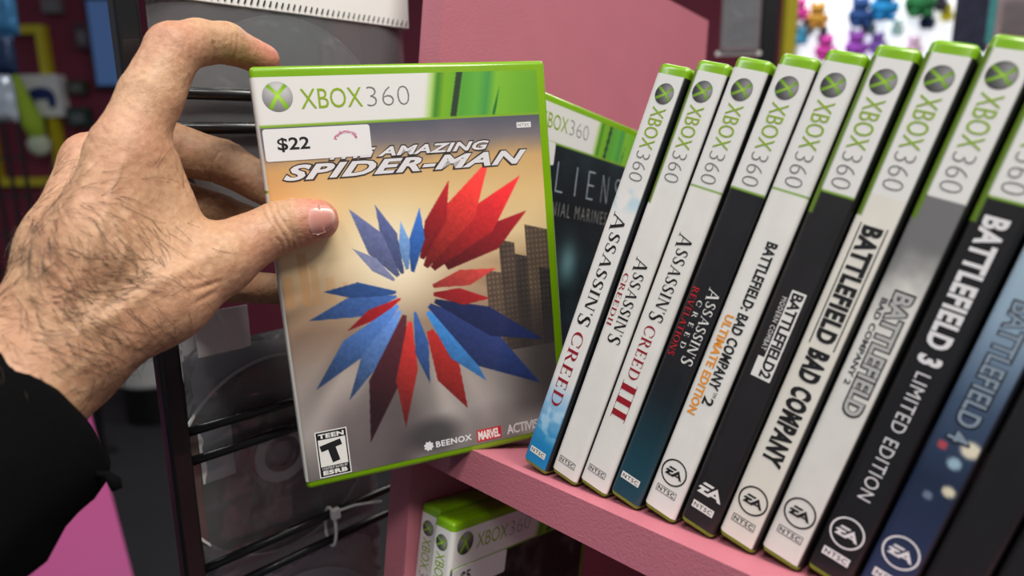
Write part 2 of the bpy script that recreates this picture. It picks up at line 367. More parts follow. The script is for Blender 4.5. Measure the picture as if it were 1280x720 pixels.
LAB = ['white-spined game case whose spine fades to bright blue at its foot', 'white-spined game case with small red words beside a short black title',
       'white-spined game case with a large dark red roman numeral on its spine', 'black game case with dark teal spine foot and thin red subtitle',
       'white-spined game case with orange second line under its black title', 'black-spined game case with its title in a small white box',
       'cream-spined game case with a ruled heavy black title filling most of its spine', 'pale-spined game case with smoky grey patch and grey outlined title',
       'black-spined game case with tall white title, thin second line and white ringed emblem', 'blue game case with pale light spots and ringed emblem on its spine',
       'dark unmarked glossy game case standing next to the blue spotted one', 'dark glossy game case at the end of the row after the unmarked one']
FN = [sp_blue, solid(WH, 1), solid(WH, 2), sp_teal, solid(WH, 5), sp_dark, solid((220, 216, 206), 7), sp_grey, sp_black, sp_navy, sp_black, sp_black]
BK = [(24, 26, 30), (30, 30, 32), (40, 40, 40), (14, 16, 18), (34, 34, 34), (12, 12, 12), (20, 20, 20), (14, 14, 14), (12, 12, 12), (16, 20, 28), (14, 14, 14), (14, 14, 14)]
ROW = []
for i in range(12):
    a = math.radians(TH[i]); mw = frame(rowpt(S_[i], 0, 0), SU*math.cos(a)+SV*math.sin(a), SW, SU*math.sin(a)-SV*math.cos(a))
    ROW.append(game_case(mw, LAB[i], FN[i], None, BK[i], 'game cases in the row on the pink shelf', step=.8, lime_line=i not in (0, 1, 6, 7), left_edge=(92, 122, 24) if i in (1, 5, 6, 7, 8) else None, right_edge=BK[i] if i in (0, 5, 6, 7, 8, 9) else None))
c = ROW
sl = lambda o, vf, x0, y0, x1, y1, m, n='title_lettering', lift=.12: lay(SPINE, vf, x0, y0, x1, y1, n, m, o, True, lift)
big = {0: 1.25, 9: 1.25}
ASN = serif_text("ASSASSIN'S", .03, big)
sl(c[0], ASN, 3.2, 64.5, 10.2, 117, BLACK); sl(c[0], serif_text('CREED'), 3.8, 120.5, 9.8, 157, RED, 'subtitle_lettering'); ntsc(c[0], 181.6, BLACK, WHITE)
sl(c[1], ASN, 4.6, 83, 11.2, 122, BLACK); sl(c[1], serif_text('CREEDII'), 1.6, 91.5, 4.2, 115.5, RED, 'subtitle_lettering'); ntsc(c[1], 181.4, BLACK, None)
sl(c[2], ASN, 3.8, 71, 10.6, 109, BLACK); sl(c[2], serif_text('CREED'), 4.2, 111.5, 9.4, 136, RED, 'subtitle_lettering'); sl(c[2], serif_text('III', -.03), 3.4, 137.5, 10.6, 155, RED, 'numeral_lettering'); ntsc(c[2], 180.6, BLACK, None)
sl(c[3], ASN, 8.0, 91, 13.2, 123.5, WHITE); sl(c[3], serif_text('CREED', .6), 5.4, 97.5, 7.6, 118, WHITE, 'subtitle_lettering'); sl(c[3], serif_text('REVELATIONS'), 1.6, 93, 4.4, 122.6, CRED, 'subtitle_lettering'); ntsc(c[3], 178.7, BLACK, WHITE)
sl(c[4], glyphs('BATTLEFIELD: BAD COMPANY', .034, 0, 1.05), 6.6, 71, 11.0, 131.5, BLACK); sl(c[4], glyphs('2', .022), 6.6, 135, 11.0, 138.5, BLACK); sl(c[4], glyphs('TM'), 9.6, 132, 11, 134.3, BLACK)
sl(c[4], glyphs('ULTIMATE EDITION', .03, 0, 1.05), 2.4, 102, 6.0, 144.4, ORANGE, 'subtitle_lettering'); ea(c[4], 169.8, BLACK); ntsc(c[4], 178.6, BLACK, None, 7.0)
at(SPINE, [rect(-17.5, -2.7, 17.5, 2.7)], 8.9, 106, 1, 'title_panel', WHITE, c[5], True, .1); at(SPINE, [rect(-4, -1.4, 4, 1.4)], 5.4, 119.5, 1, 'title_panel', WHITE, c[5], True, .09)
sl(c[5], glyphs('BATTLEFIELD2', .03, 0, .95), 6.8, 89.3, 11.0, 122.7, BLACK, lift=.16); sl(c[5], glyphs('MODERN COMBAT', .0, 0, 1.2), 3.9, 92, 5.7, 113, WHITE, 'subtitle_lettering', .16); ea(c[5], 172.6, WHITE, False); ntsc(c[5], 180.2, BLACK, WHITE, 7.0)
for q in (2.9, 11.6): at(SPINE, [rect(-22.5, -.2, 22.5, .2)], q, 85, 1, 'title_rule', BLACK, c[6], True)
sl(c[6], glyphs('BATTLEFIELD', .05, 0, 1.12), 3.9, 63, 10.6, 106, BLACK); sl(c[6], glyphs('BAD COMPANY', .055, 0, 1.14), 3.6, 109, 11.2, 155, BLACK, 'subtitle_lettering'); ea(c[6], 170.6, BLACK); ntsc(c[6], 180, BLACK, None, 7.0)
sl(c[7], glyphs('BATTLEFIELD', .085, 0, .98), 5.0, 84, 11.8, 130, BLACK); sl(c[7], glyphs('BATTLEFIELD', .03, 0, .98), 5.5, 84.7, 11.3, 129.3, ink('pale_grey', (176, 176, 174)), lift=.17)
sl(c[7], glyphs('BAD COMPANY 2', .03, 0, 1.05), 2.4, 88, 4.4, 120, DGREY, 'subtitle_lettering'); ea(c[7], 169.4, BLACK); ntsc(c[7], 178.3, BLACK, None, 7.0)
sl(c[8], glyphs('BATTLEFIELD 3', .042, 0, 1.08), 3.4, 57.5, 10.6, 107.5, SILVER); sl(c[8], glyphs('LIMITED EDITION', -.005, 0, 1.1), 5.0, 110.5, 9.4, 157.6, SILVER, 'subtitle_lettering'); ea(c[8], 171, SILVER); ntsc(c[8], 180.3, BLACK, SILVER, 7.0)
sl(c[9], glyphs('BATTLEFIELD 4', .06, 0, 1.0), 3.6, 83, 10.6, 131, BLACK); sl(c[9], glyphs('BATTLEFIELD 4', .015, 0, 1.0), 4.1, 83.6, 10.1, 130.4, ink('steel', (130, 146, 162)), lift=.17); ea(c[9], 171.5, SILVER); ntsc(c[9], 181.5, BLACK, SILVER, 7.0)

# ------------------------------------------------------------------ cover prints
def cover_band(a, b, c, end=25.5):
    k = np.broadcast_to(np.array((224, 223, 219), float), c.shape).copy()
    ed = 81-(b-4)*.19
    g = ramp(a+(b-4)*.19, (76, (222, 222, 216)), (79, (170, 205, 110)), (81.5, (66, 130, 34)), (85, (120, 176, 36)), (89, (110, 172, 40)), (94, (86, 160, 52)), (101, (96, 172, 60)), (106, (70, 150, 70)), (110, (124, 184, 50)), (120, (112, 174, 44)), (131, (104, 166, 40)))
    k = np.where((a+(b-4)*.19 > 76)[..., None], g, k)
    k = mix(k, (44, 62, 44), (np.abs(a-(91.5-(b-4)*.24)) < 1.5).astype(float)); k = mix(k, (30, 110, 50), (np.abs(a-(113-(b-4)*.32)) < .7*sst(b, 10, 22)).astype(float))
    k = mix(k, (128, 170, 40), (np.abs(b-(end-.5)) < .5).astype(float))
    return np.where((b < end)[..., None], k, c)
SHARDS = []                                            # a plain starburst of red and blue wedges around (58, 104)
for an, hw_, r0, r1, kk in ((28, 6, 30, 70, (122, 24, 30)), (40, 7, 22, 78, (170, 34, 38)), (53, 7, 20, 74, (186, 46, 42)), (65, 5, 24, 56, (140, 26, 32)), (78, 6, 14, 40, (50, 96, 170)), (92, 5, 16, 34, (110, 150, 204)),
                            (106, 6, 14, 44, (80, 90, 134)), (120, 7, 14, 48, (96, 104, 146)), (136, 5, 14, 34, (128, 134, 170)), (172, 7, 10, 40, (46, 78, 134)), (188, 7, 10, 48, (60, 94, 156)), (204, 6, 8, 34, (164, 30, 36)), (219, 7, 12, 62, (70, 108, 172)), (234, 6, 14, 58, (84, 120, 182)), (249, 7, 16, 74, (70, 30, 38)), (262, 5, 20, 66, (172, 44, 40)),
                            (276, 5, 14, 46, (54, 88, 150)), (290, 6, 30, 66, (158, 38, 34)), (304, 6, 18, 60, (60, 126, 194)), (318, 8, 16, 84, (40, 56, 108)), (333, 6, 18, 74, (30, 40, 82)), (348, 6, 16, 40, (150, 30, 34)), (8, 6, 16, 44, (176, 60, 54))):
    pt = lambda d, r: (58+r*math.cos(math.radians(d)), 104-r*math.sin(math.radians(d)))
    hw_ *= 1.5; r0 *= .7; SHARDS.append(((pt(an-hw_*.5, r0), pt(an-hw_, r0+(r1-r0)*.55), pt(an, r1), pt(an+hw_, r0+(r1-r0)*.45), pt(an+hw_*.5, r0)), kk))
def cover_burst(a, b):
    n = fbm(a/14, b/14, 31); ang = np.arctan2(b-88, a-53); rad = np.hypot(a-53, b-88)
    c = ramp(b+6*(n-.5), (24, (84, 86, 100)), (34, (120, 112, 116)), (44, (206, 166, 110)), (60, (224, 190, 132)), (82, (226, 198, 150)), (98, (178, 146, 112)), (118, (132, 108, 90)), (140, (140, 130, 124)), (165, (160, 152, 148)), (190, (122, 116, 114)))
    c = mix(c, (252, 240, 208), np.exp(-(rad/26)**2)*.95)
    c = mix(c, (206, 146, 88), (1-sst(a, 0, 26))*sst(b, 34, 50)*(1-sst(b, 64, 90))*.6)
    st = vnoise(ang*9, rad/60, 5)                                   # streaks flying out from the low sun
    c = c*(1+((st-.5)*.5*sst(rad, 26, 60)*sst(b, 84, 110))[..., None])
    for (x0, x1, y0, k) in ((2, 6, 90, .7), (9, 13, 80, .8), (14, 17, 86, .6), (20, 24, 92, .5), (27, 30, 95, .5)):          # pale skyline
        c = mix(c, (196, 140, 84), ((a > x0) & (a < x1) & (b > y0) & (b < 104)).astype(float)*k*.55)
    for (x0, x1, y0, kk) in ((104, 112, 84, (84, 70, 60)), (112, 120, 92, (64, 56, 52)), (118, 131, 78, (96, 80, 66)), (96, 104, 98, (112, 92, 76)), (124, 131, 100, (54, 50, 48))):
        win = .82+.3*((np.mod(a, 2.2) < 1.1) & (np.mod(b, 2.6) < 1.3))
        c = np.where(((a > x0) & (a < x1) & (b > y0+(a-x0)*.3) & (b < 140))[..., None], np.array(kk, float)*win[..., None]*(.8+.4*n)[..., None], c)
    c = mix(c, (58, 52, 52), sst(a, 80, 128)*sst(b, 108, 135)*(1-sst(b, 168, 186))*.85)
    c = mix(c, (70, 60, 62), sst(b, 130, 165)*(1-sst(np.hypot((a-36), (b-168)*.9), 16, 32))*.6)
    c = mix(c, (52, 50, 52), (1-sst(np.hypot(a-62, (b-176)*1.6), 6, 20))*.75)
    for p, k in SHARDS:
        m = inpoly(a, b, p); cx = np.mean([q[0] for q in p]); cy = np.mean([q[1] for q in p])
        sh_ = 1+.020*((a-cx)*.6-(b-cy)*.8)+(vnoise(a*.9, b*.9, 77)-.5)*.14
        c = np.where(m[..., None], np.clip(np.array(k, float)*np.clip(sh_, .55, 1.7)[..., None], 0, 255), c)
    return cover_band(a, b, c, 25.4)
def cover_teal(a, b):
    n = fbm(a/10, b/10, 51); c = ramp(b, (26, (26, 36, 42)), (60, (12, 15, 18)), (90, (20, 32, 38)), (130, (28, 52, 58)), (190, (12, 16, 18)))*(.6+.9*n)[..., None]
    c = mix(c, (120, 170, 172), np.exp(-((a-62)/9)**2-((b-92)/12)**2)*.7)
    return cover_band(a, b, c, 26)
def cover_smoke(a, b):
    n = fbm(a/9, b/9, 61); c = np.stack([30+150*np.clip(n-.42, 0, 1), 29+145*np.clip(n-.42, 0, 1), 28+130*np.clip(n-.42, 0, 1)], -1)
    return cover_band(a, b, c, 26)
def front_logo(o, dark=0, x=0, text=True):
    emblem(FRONT, 10.1+x, 12.7, 6.2, o, dark, False)
    lay(FRONT, glyphs('XBOX', -.004), 19.3+x, 9.8, 45.6+x, 18.2, 'console_lettering', LIME, o); lay(FRONT, glyphs('360', -.026), 47.6+x, 9.8, 66.8+x, 18.2, 'console_lettering', GREY, o)

# ------------------------------------------------------------------ case standing behind the row, and two on the shelf below
UPR = -SV
mw = frame(rowpt(-43.5-T_, 3.65, 16.5), SU, SW, UPR)
al = game_case(mw, 'game case with dark teal cover standing deep behind the slanted row beside the pink divider', solid((18, 22, 26)), cover_teal, (20, 24, 28), fstep=1.2)
front_logo(al)
STK = mat('sticker_paper', (226, 224, 224), .5, .02)
def sticker(o, x0, y0, x1, y1, txt, tx):
    rc = [(cx+1.2*math.cos(a), cy+1.2*math.sin(a)) for cx, cy, a0 in ((x1-1.2, H_-y0-1.2, 0), (x0+1.2, H_-y0-1.2, 90), (x0+1.2, H_-y1+1.2, 180), (x1-1.2, H_-y1+1.2, 270)) for a in np.radians(np.linspace(a0, a0+90, 5))]
    MB().prism(rc, T_+.2, T_+.42, 0).build('price_sticker', STK, o)
    fr = (FRONT[0]+np.array([.22, 0, 0]),)+FRONT[1:]
    if txt: lay(fr, glyphs(txt, .016), *tx, 'price_lettering', BLACK, o, lift=.1)
    return fr
sticker(al, 2, 25.5, 36, 38, '', None)
for ch, x in zip('ALIENS', (28, 44, 60, 76, 92, 107)): lay(FRONT, glyphs(ch, -.028), x-(3.6 if ch != 'I' else .35), 35, x+(3.6 if ch != 'I' else .6), 52, 'title_lettering', ink('steel_blue', (150, 165, 178)), al)
lay(FRONT, glyphs('COLONIAL MARINES', -.008, 0, 1.3), 14, 57.5, 98, 65.5, 'subtitle_lettering', GREY, al)
lowz = 237.5
mA = frame(rowpt(-73.5, lowz, 10), SU, SW, UPR); mB = frame(rowpt(-56.5, lowz, 4), SU, SW, UPR)
lA = game_case(mA, 'white-spined game case on the lower pink shelf beside the divider', lambda x, t: mix(solid((224, 222, 216))(x, t), (30, 30, 30), (t > 62).astype(float)), None, (210, 208, 200), 'game cases on the lower shelf')
lB = game_case(mB, 'game case with five dollar price sticker and smoky cover on the lower shelf', solid((222, 220, 214), 3), cover_smoke, (210, 208, 200), 'game cases on the lower shelf', fstep=1.2)
front_logo(lB, 1); fr = sticker(lB, 2.5, 25.8, 47, 39.4, '$5', (9, 28.6, 17, 35.6))

# ------------------------------------------------------------------ the held case
HR = np.array([[.93115763, .07738037, -.3563113], [-.13335744, .98179035, -.13529041], [.33935418, .17349346, .92452083]]); HP = np.array([-109.908, -92.325, 283.015])
def heldpt(a, b, c): return HP+HR @ np.array([a, b, c], float)
mw = frame(heldpt(0, H_, T_), -HR[:, 2], HR[:, 0], -HR[:, 1])
hc = game_case(mw, 'game case held up by the hand, red and blue cover, twenty-two dollar sticker', solid((215, 214, 208)), lambda a, b: sum(cover_burst(a+dx_, b+dy_) for dx_ in (-.16, .16) for dy_ in (-.16, .16))/4, (60, 60, 60), fstep=.42, step=.8, foot=4.0)
front_logo(hc)
fr = sticker(hc, 2, 26, 47.3, 39.6, '$22', (7.4, 29.8, 20.8, 35.8))
v, f = glyphs('Pinkgorilla', .02)                                             # shop lettering bent into an arch on the sticker
t = (v[:, 0]-v[:, 0].min())/np.ptp(v[:, 0]); an = np.radians(158-136*t); rr = 4.0+1.9*(v[:, 1]-v[:, 1].min())/np.ptp(v[:, 1])
av = np.c_[rr*np.cos(an), rr*np.sin(an)]
at(fr, [[tuple(av[i]) for i in q] for q in f], 36.6, 33.6, 1, 'shop_lettering', PINKINK, hc, lift=.1)
ntsc(hc, 30, GREY, STK, 121.5, FRONT, 7.4, 2.6)
def techno(txt, x0, y0, x1, y1, sh_, o):
    lay(FRONT, glyphs(txt, .075, sh_, 1.08), x0-.7, y0-.6, x1+.7, y1+.6, 'title_outline', ink('title_edge', (52, 44, 44)), o, lift=.13)
    lay(FRONT, glyphs(txt, .035, sh_, 1.08), x0, y0, x1, y1, 'title_lettering', SILVER, o, lift=.18)
techno('THE AMAZING', 28, 36.2, 103, 40.4, .35, hc); techno('SPIDER-MAN', 8, 41.6, 121.8, 48.2, .4, hc)
RA = (6.6, 163, 21, 185.4)
at(FRONT, [rect(-7.3, -11.3, 7.3, 11.3)], 13.8, 174.2, 1, 'rating_label', WHITE, hc, lift=.1); at(FRONT, [rect(-6.8, -10.8, 6.8, 10.8)], 13.8, 174.2, 1, 'rating_label', BLACK, hc, lift=.13)
at(FRONT, [rect(-6.2, -6.6, 6.2, 6.6)], 13.8, 173.6, 1, 'rating_label', WHITE, hc, lift=.16)
lay(FRONT, glyphs('TEEN', .045, 0, 1.1), 8, 164.2, 19.6, 166.4, 'rating_lettering', WHITE, hc, lift=.17); lay(FRONT, glyphs('ESRB', .06, 0, 1.15), 8.2, 182.2, 19.4, 184.4, 'rating_lettering', WHITE, hc, lift=.17)
lay(FRONT, glyphs('CONTENT RATED BY', .01), 8, 180.6, 19.6, 181.8, 'rating_lettering', WHITE, hc, lift=.17)
at(FRONT, [[(q[0]*.978-q[1]*.208, q[0]*.208+q[1]*.978) for q in p_] for p_ in ([(-4.9, 4.8), (4.9, 4.8), (4.9, 1.8), (-4.9, 1.8)], [(-1.8, 1.8), (1.8, 1.8), (1.8, -5), (-1.8, -5)])], 13.8, 173.6, 1, 'rating_letter', BLACK, hc, lift=.2).name = 'rating_letter'
gear = [[(0, 0)]+[((2.5 if (k//2) % 2 else 2.0)*math.cos(k*math.pi/16), (2.5 if (k//2) % 2 else 2.0)*math.sin(k*math.pi/16)) for k in (q, q+1)] for q in range(32)]
at(FRONT, gear, 59, 181.2, 1, 'studio_emblem', SILVER, hc); lay(FRONT, glyphs('BEENOX', .03, 0, 1.1), 62.6, 179.6, 81.2, 182.8, 'studio_lettering', SILVER, hc)
at(FRONT, [rect(-6.5, -3.1, 6.5, 3.1)], 90.4, 181.6, 1, 'publisher_panel', CRED, hc, lift=.1); lay(FRONT, glyphs('MARVEL', .035, 0, .9), 84.6, 179.2, 96.2, 184, 'publisher_lettering', WHITE, hc, lift=.15)
lay(FRONT, glyphs('ACTIVISION', .02, 0, .92), 100, 179, 126, 184.2, 'publisher_lettering', SILVER, hc)
# ------------------------------------------------------------------ the hand (camera millimetres, one continuous surface)
def J(px, py, z, r): return (*cm(px, py, z), r)
PALM = [[J(54, 426, 250, 18.5), J(87, 310, 262, 15.5), J(119, 205, 284, 12.3)], [J(78, 432, 247, 20), J(124, 314, 252, 17), J(157, 192, 260, 12.8)],
        [J(54, 432, 262, 17), J(101, 264, 306, 11.5)], [J(60, 446, 268, 17), J(108, 310, 318, 11)],
        [J(118, 430, 248, 15.5), J(205, 376, 262, 15), J(274, 327, 277, 13.2)],                     # thumb metacarpal
        [J(188, 212, 268, 11.5), J(212, 288, 272, 13.5)], [J(150, 314, 262, 16), J(190, 336, 265, 15)], [J(122, 360, 262, 19), J(94, 412, 256, 20)],
        [J(150, 304, 285, 16), J(210, 344, 290, 12)],
        [J(34, 438, 250, 18.5), J(-110, 540, 225, 22)], [J(62, 464, 244, 20), J(-60, 580, 218, 24)]]
FING = [[J(157, 192, 260, 12.4), J(188, 122, 268, 11.6), J(217, 62, 275, 10.4), J(248, 53, 285, 9.2), J(283, 54, 295, 8.5), J(331, 75, 309, 7.0)],
        [J(119, 205, 284, 12.5), J(214, 186, 318, 12), J(280, 203, 324, 10.4), J(345, 240, 324, 9)],
        [J(98, 262, 306, 11.5), J(208, 246, 334, 11), J(275, 268, 338, 9.8), J(345, 292, 330, 8.6)],
        [J(106, 308, 318, 11), J(225, 348, 334, 9.6), J(292, 357, 336, 8.2), J(352, 362, 328, 7.4)],
        [J(274, 325, 277, 12.6), J(310, 303, 285, 11.6), J(347, 285, 291, 11.0), J(372, 278, 293, 10.2), J(398, 275, 294.5, 8.9)]]
KF = [5, 4.5, 4.5, 4, 7]
def rcone(P, a, b):
    pa, pb = np.array(a[:3]), np.array(b[:3]); d = pb-pa; t = np.clip(((P-pa) @ d)/(d @ d), 0, 1).astype(np.float32)
    q = P-pa.astype(np.float32)-t[..., None]*d.astype(np.float32)
    return np.sqrt((q*q).sum(-1))-(a[3]+(b[3]-a[3])*t)
def smin(a, b, k): h = np.clip(.5+.5*(b-a)/k, 0, 1); return b*(1-h)+a*h-k*h*(1-h)
def sdf(P):
    base = None
    for ch in PALM:
        for a, b in zip(ch, ch[1:]):
            d = rcone(P, a, b); base = d if base is None else smin(base, d, 9)
    out = base
    for ch, k in zip(FING, KF):
        g = None
        for a, b in zip(ch, ch[1:]):
            d = rcone(P, a, b); g = d if g is None else smin(g, d, 2.5)
        out = np.minimum(out, smin(base, g, k))
    return out
def surface_nets(fn, lo, hi, h):
    ax = [np.arange(lo[i], hi[i], h, dtype=np.float32) for i in range(3)]; n = [len(a) for a in ax]
    V = np.empty(n, np.float32)
    for i in range(0, n[0], 16):
        g = np.stack(np.meshgrid(ax[0][i:i+16], ax[1], ax[2], indexing='ij'), -1); V[i:i+16] = fn(g)
    S = V < 0; c8 = [(i, j, k) for i in (0, 1) for j in (0, 1) for k in (0, 1)]
    sub = lambda A, o: A[o[0]:n[0]-1+o[0], o[1]:n[1]-1+o[1], o[2]:n[2]-1+o[2]]
    cnt = sum(sub(S, o).astype(np.int8) for o in c8); act = (cnt > 0) & (cnt < 8); ids = -np.ones(act.shape, int); idx = np.argwhere(act); ids[act] = np.arange(len(idx))
    acc = np.zeros((len(idx), 3)); num = np.zeros(len(idx)); val = {o: sub(V, o)[act] for o in c8}
    for o in c8:
        for d in range(3):
            if o[d] == 0:
                p = list(o); p[d] = 1; a, b = val[o], val[tuple(p)]; m = (a < 0) != (b < 0); t = np.where(m, a/np.where(m, a-b, 1), 0)
                q = np.tile(np.array(o, float), (len(idx), 1)); q[:, d] = t; acc[m] += q[m]; num[m] += 1
    v = (idx+acc/num[:, None])*h+np.array(lo); faces = []
    for d in range(3):
        e, g = [i for i in range(3) if i != d]
        A = np.take(S, range(n[d]-1), d); B = np.take(S, range(1, n[d]), d); E_ = np.argwhere(A != B)
        E_ = E_[(E_[:, e] > 0) & (E_[:, g] > 0) & (E_[:, e] < n[e]-1) & (E_[:, g] < n[g]-1)]
        q = []
        for (de, dg) in ((-1, -1), (0, -1), (0, 0), (-1, 0)):
            t = E_.copy(); t[:, e] += de; t[:, g] += dg; q.append(ids[t[:, 0], t[:, 1], t[:, 2]])
        q = np.stack(q, 1); flip = A[E_[:, 0], E_[:, 1], E_[:, 2]]
        if d == 1: flip = ~flip
        q[~flip] = q[~flip][:, ::-1]; faces.append(q)
    return v, np.concatenate(faces)
hv, hf = surface_nets(sdf, (-262, -128, 196), (-58, 92, 356), 1.45)
hf = hf[(hf >= 0).all(1)]
def vnormals(v, f):
    n = np.zeros_like(v); fn = np.cross(v[f[:, 2]]-v[f[:, 0]], v[f[:, 3]]-v[f[:, 1]])
    for k in range(4): np.add.at(n, f[:, k], fn)
    return n/np.maximum(np.linalg.norm(n, axis=1), 1e-9)[:, None]
def relax(v, f, it, lam=.5):
    e = np.concatenate([f[:, [k, (k+1) % 4]] for k in range(4)]); cnt = np.bincount(e[:, 0], minlength=len(v))[:, None]
    for _ in range(it):
        s = np.zeros_like(v); np.add.at(s, e[:, 0], v[e[:, 1]]); v = v*(1-lam)+lam*s/np.maximum(cnt, 1)
    return v
hv = relax(hv, hf, 3)
me = bpy.data.meshes.new('t'); me.from_pydata(hv.tolist(), [], hf.tolist()); ob = bpy.data.objects.new('t', me); COL.objects.link(ob)
ob.modifiers.new('s', 'SUBSURF').levels = 1
dg = bpy.context.evaluated_depsgraph_get(); ev = ob.evaluated_get(dg); m2 = ev.to_mesh()
hv = np.empty(len(m2.vertices)*3); m2.vertices.foreach_get('co', hv); hv = hv.reshape(-1, 3); hf = np.empty(len(m2.polygons)*4, int); m2.loops.foreach_get('vertex_index', hf); hf = hf.reshape(-1, 4)
ev.to_mesh_clear(); bpy.data.objects.remove(ob); bpy.data.meshes.remove(me)
hn = vnormals(hv, hf)
if (hn*(hv-hv.mean(0))).sum(1).mean() < 0: hf = hf[:, ::-1]; hn = -hn
PX = np.c_[640+F*hv[:, 0]/hv[:, 2], 360+F*hv[:, 1]/hv[:, 2]]
def J3(j): return np.array(j[:3])
disp = np.zeros(len(hv))
# bones, tendons and skin folds: real relief along the normal
def groove(p, q, width, depth, rad, wob=0, seed=0):
    """a fold across the limb axis p->q at p"""
    d = (q-p)/np.linalg.norm(q-p); rel = hv-p; s = rel @ d; perp = rel-s[:, None]*d; r = np.linalg.norm(perp, axis=1)
    s = s+wob*(vnoise(perp[:, 0]*.35+9, perp[:, 1]*.35+seed, seed)-.5)*2
    return -depth*np.exp(-(s/width)**2)*(r < rad)
th = [J3(j) for j in FING[4]]; ix = [J3(j) for j in FING[0]]
front = np.clip(-hn[:, 2]*1.6, 0, 1)
for off, dep in ((-3.2, .30), (-.6, .5), (2.2, .42), (4.4, .22)):
    p = th[2]+(th[3]-th[1])/np.linalg.norm(th[3]-th[1])*off; disp += groove(p, p+(th[3]-th[1]), .55, dep, 15, .9, int(off*7)+40)*front
for off, dep in ((-2, .35), (.5, .5)):
    p = ix[4]+(ix[5]-ix[3])/np.linalg.norm(ix[5]-ix[3])*off; disp += groove(p, p+(ix[5]-ix[3]), .6, dep, 13, .6, 3)*(hn[:, 1] > -.2)
p = ix[3]; disp += groove(p, p+(ix[4]-ix[2]), .8, .6, 14, .6, 5)*(hn[:, 1] > .1)
for k in (1, 2, 3):
    a, b, c_ = [J3(j) for j in FING[k][1:4]]; disp += groove(b, c_, .8, .7, 14, .6, k)+groove(b+(b-c_)*.06, c_, .6, .4, 14, .6, k+9)
# folds where the thumb meets the palm, and around the first web
for (x0, y0, x1, y1, dep, wd_) in ((232, 366, 282, 350, .9, 1.0), (242, 380, 276, 362, .7, .9), (226, 352, 262, 346, .4, .8), (226, 215, 246, 262, .5, 1.0), (216, 190, 236, 240, .35, .9), (208, 160, 226, 200, .3, .9),
                                   (246, 262, 300, 268, .3, .8), (262, 312, 300, 322, .3, .9), (258, 300, 290, 304, .25, .8), (100, 160, 122, 190, .3, 1.2), (120, 150, 140, 176, .3, 1.2)):
    a, b = np.array([x0, y0]), np.array([x1, y1]); d = b-a; t = np.clip(((PX-a) @ d)/(d @ d), 0, 1); q = np.linalg.norm(PX-a-t[:, None]*d, axis=1)/3.1
    disp -= dep*np.exp(-(q/wd_)**2)*np.sin(np.pi*np.clip(t, .06, .94))*(hn[:, 2] < .15)
for (pts, hgt, wd_) in ((((150, 205), (118, 300), (75, 395)), 1.0, 3.2), (((112, 215), (78, 300), (45, 370)), .9, 3.0), (((262, 318), (200, 352), (120, 408)), 1.1, 3.4), (((130, 250), (160, 300), (140, 360), (96, 420)), .45, 1.5), (((60, 330), (100, 370), (110, 420)), .4, 1.4)):
    q = np.full(len(hv), 1e9)
    for a, b in zip(pts, pts[1:]):
        a, b = np.array(a, float), np.array(b, float); d = b-a; t = np.clip(((PX-a) @ d)/(d @ d), 0, 1); q = np.minimum(q, np.linalg.norm(PX-a-t[:, None]*d, axis=1)/3.2)
    disp += hgt*np.exp(-(q/wd_)**2)*(hn[:, 2] < 0)
disp += (fbm(hv[:, 0]*.16, hv[:, 1]*.16+hv[:, 2]*.1, 91)-.47)*.6+(fbm(hv[:, 0]*.7, hv[:, 1]*.7+hv[:, 2]*.5, 92)-.47)*.2
hv = hv+hn*disp[:, None]; hn = vnormals(hv, hf)
# skin colour: redder at fingertips and knuckles, paler on the back of the hand
skin = np.tile(np.array([196., 156, 122]), (len(hv), 1)); bl = fbm(hv[:, 0]*.09, hv[:, 1]*.09+hv[:, 2]*.07, 95)
skin = mix(skin, (186, 138, 108), sst(bl, .40, .62)*.55)
def near(p, r0, r1): return 1-sst(np.linalg.norm(hv-np.array(p), axis=1), r0, r1)
for p, r0, r1, k, kk in ((th[4], 5, 17, .75, (196, 112, 100)), (ix[5], 4, 18, .7, (200, 118, 104)), (ix[2], 6, 18, .4, (196, 126, 106)), (th[1], 8, 20, .3, (198, 132, 110)), (J3(FING[1][0]), 8, 18, .45, (200, 134, 116)), (J3(FING[0][0]), 10, 20, .2, (196, 132, 110))):
    skin = mix(skin, kk, near(p, r0, r1)*k)
mw = frame(cm(-60, 560, 218), np.array([1., 0, 0]), np.array([0, 0, 1.]), np.array([0, -1., 0]))
ps = thing('person', mw, 'left hand with hairy wrist and black sleeve gripping the held game case', 'person')
org = cm(-60, 560, 218)
def loc(p): q = np.asarray(p, float)-org; return np.c_[q[:, 0], q[:, 2], -q[:, 1]]
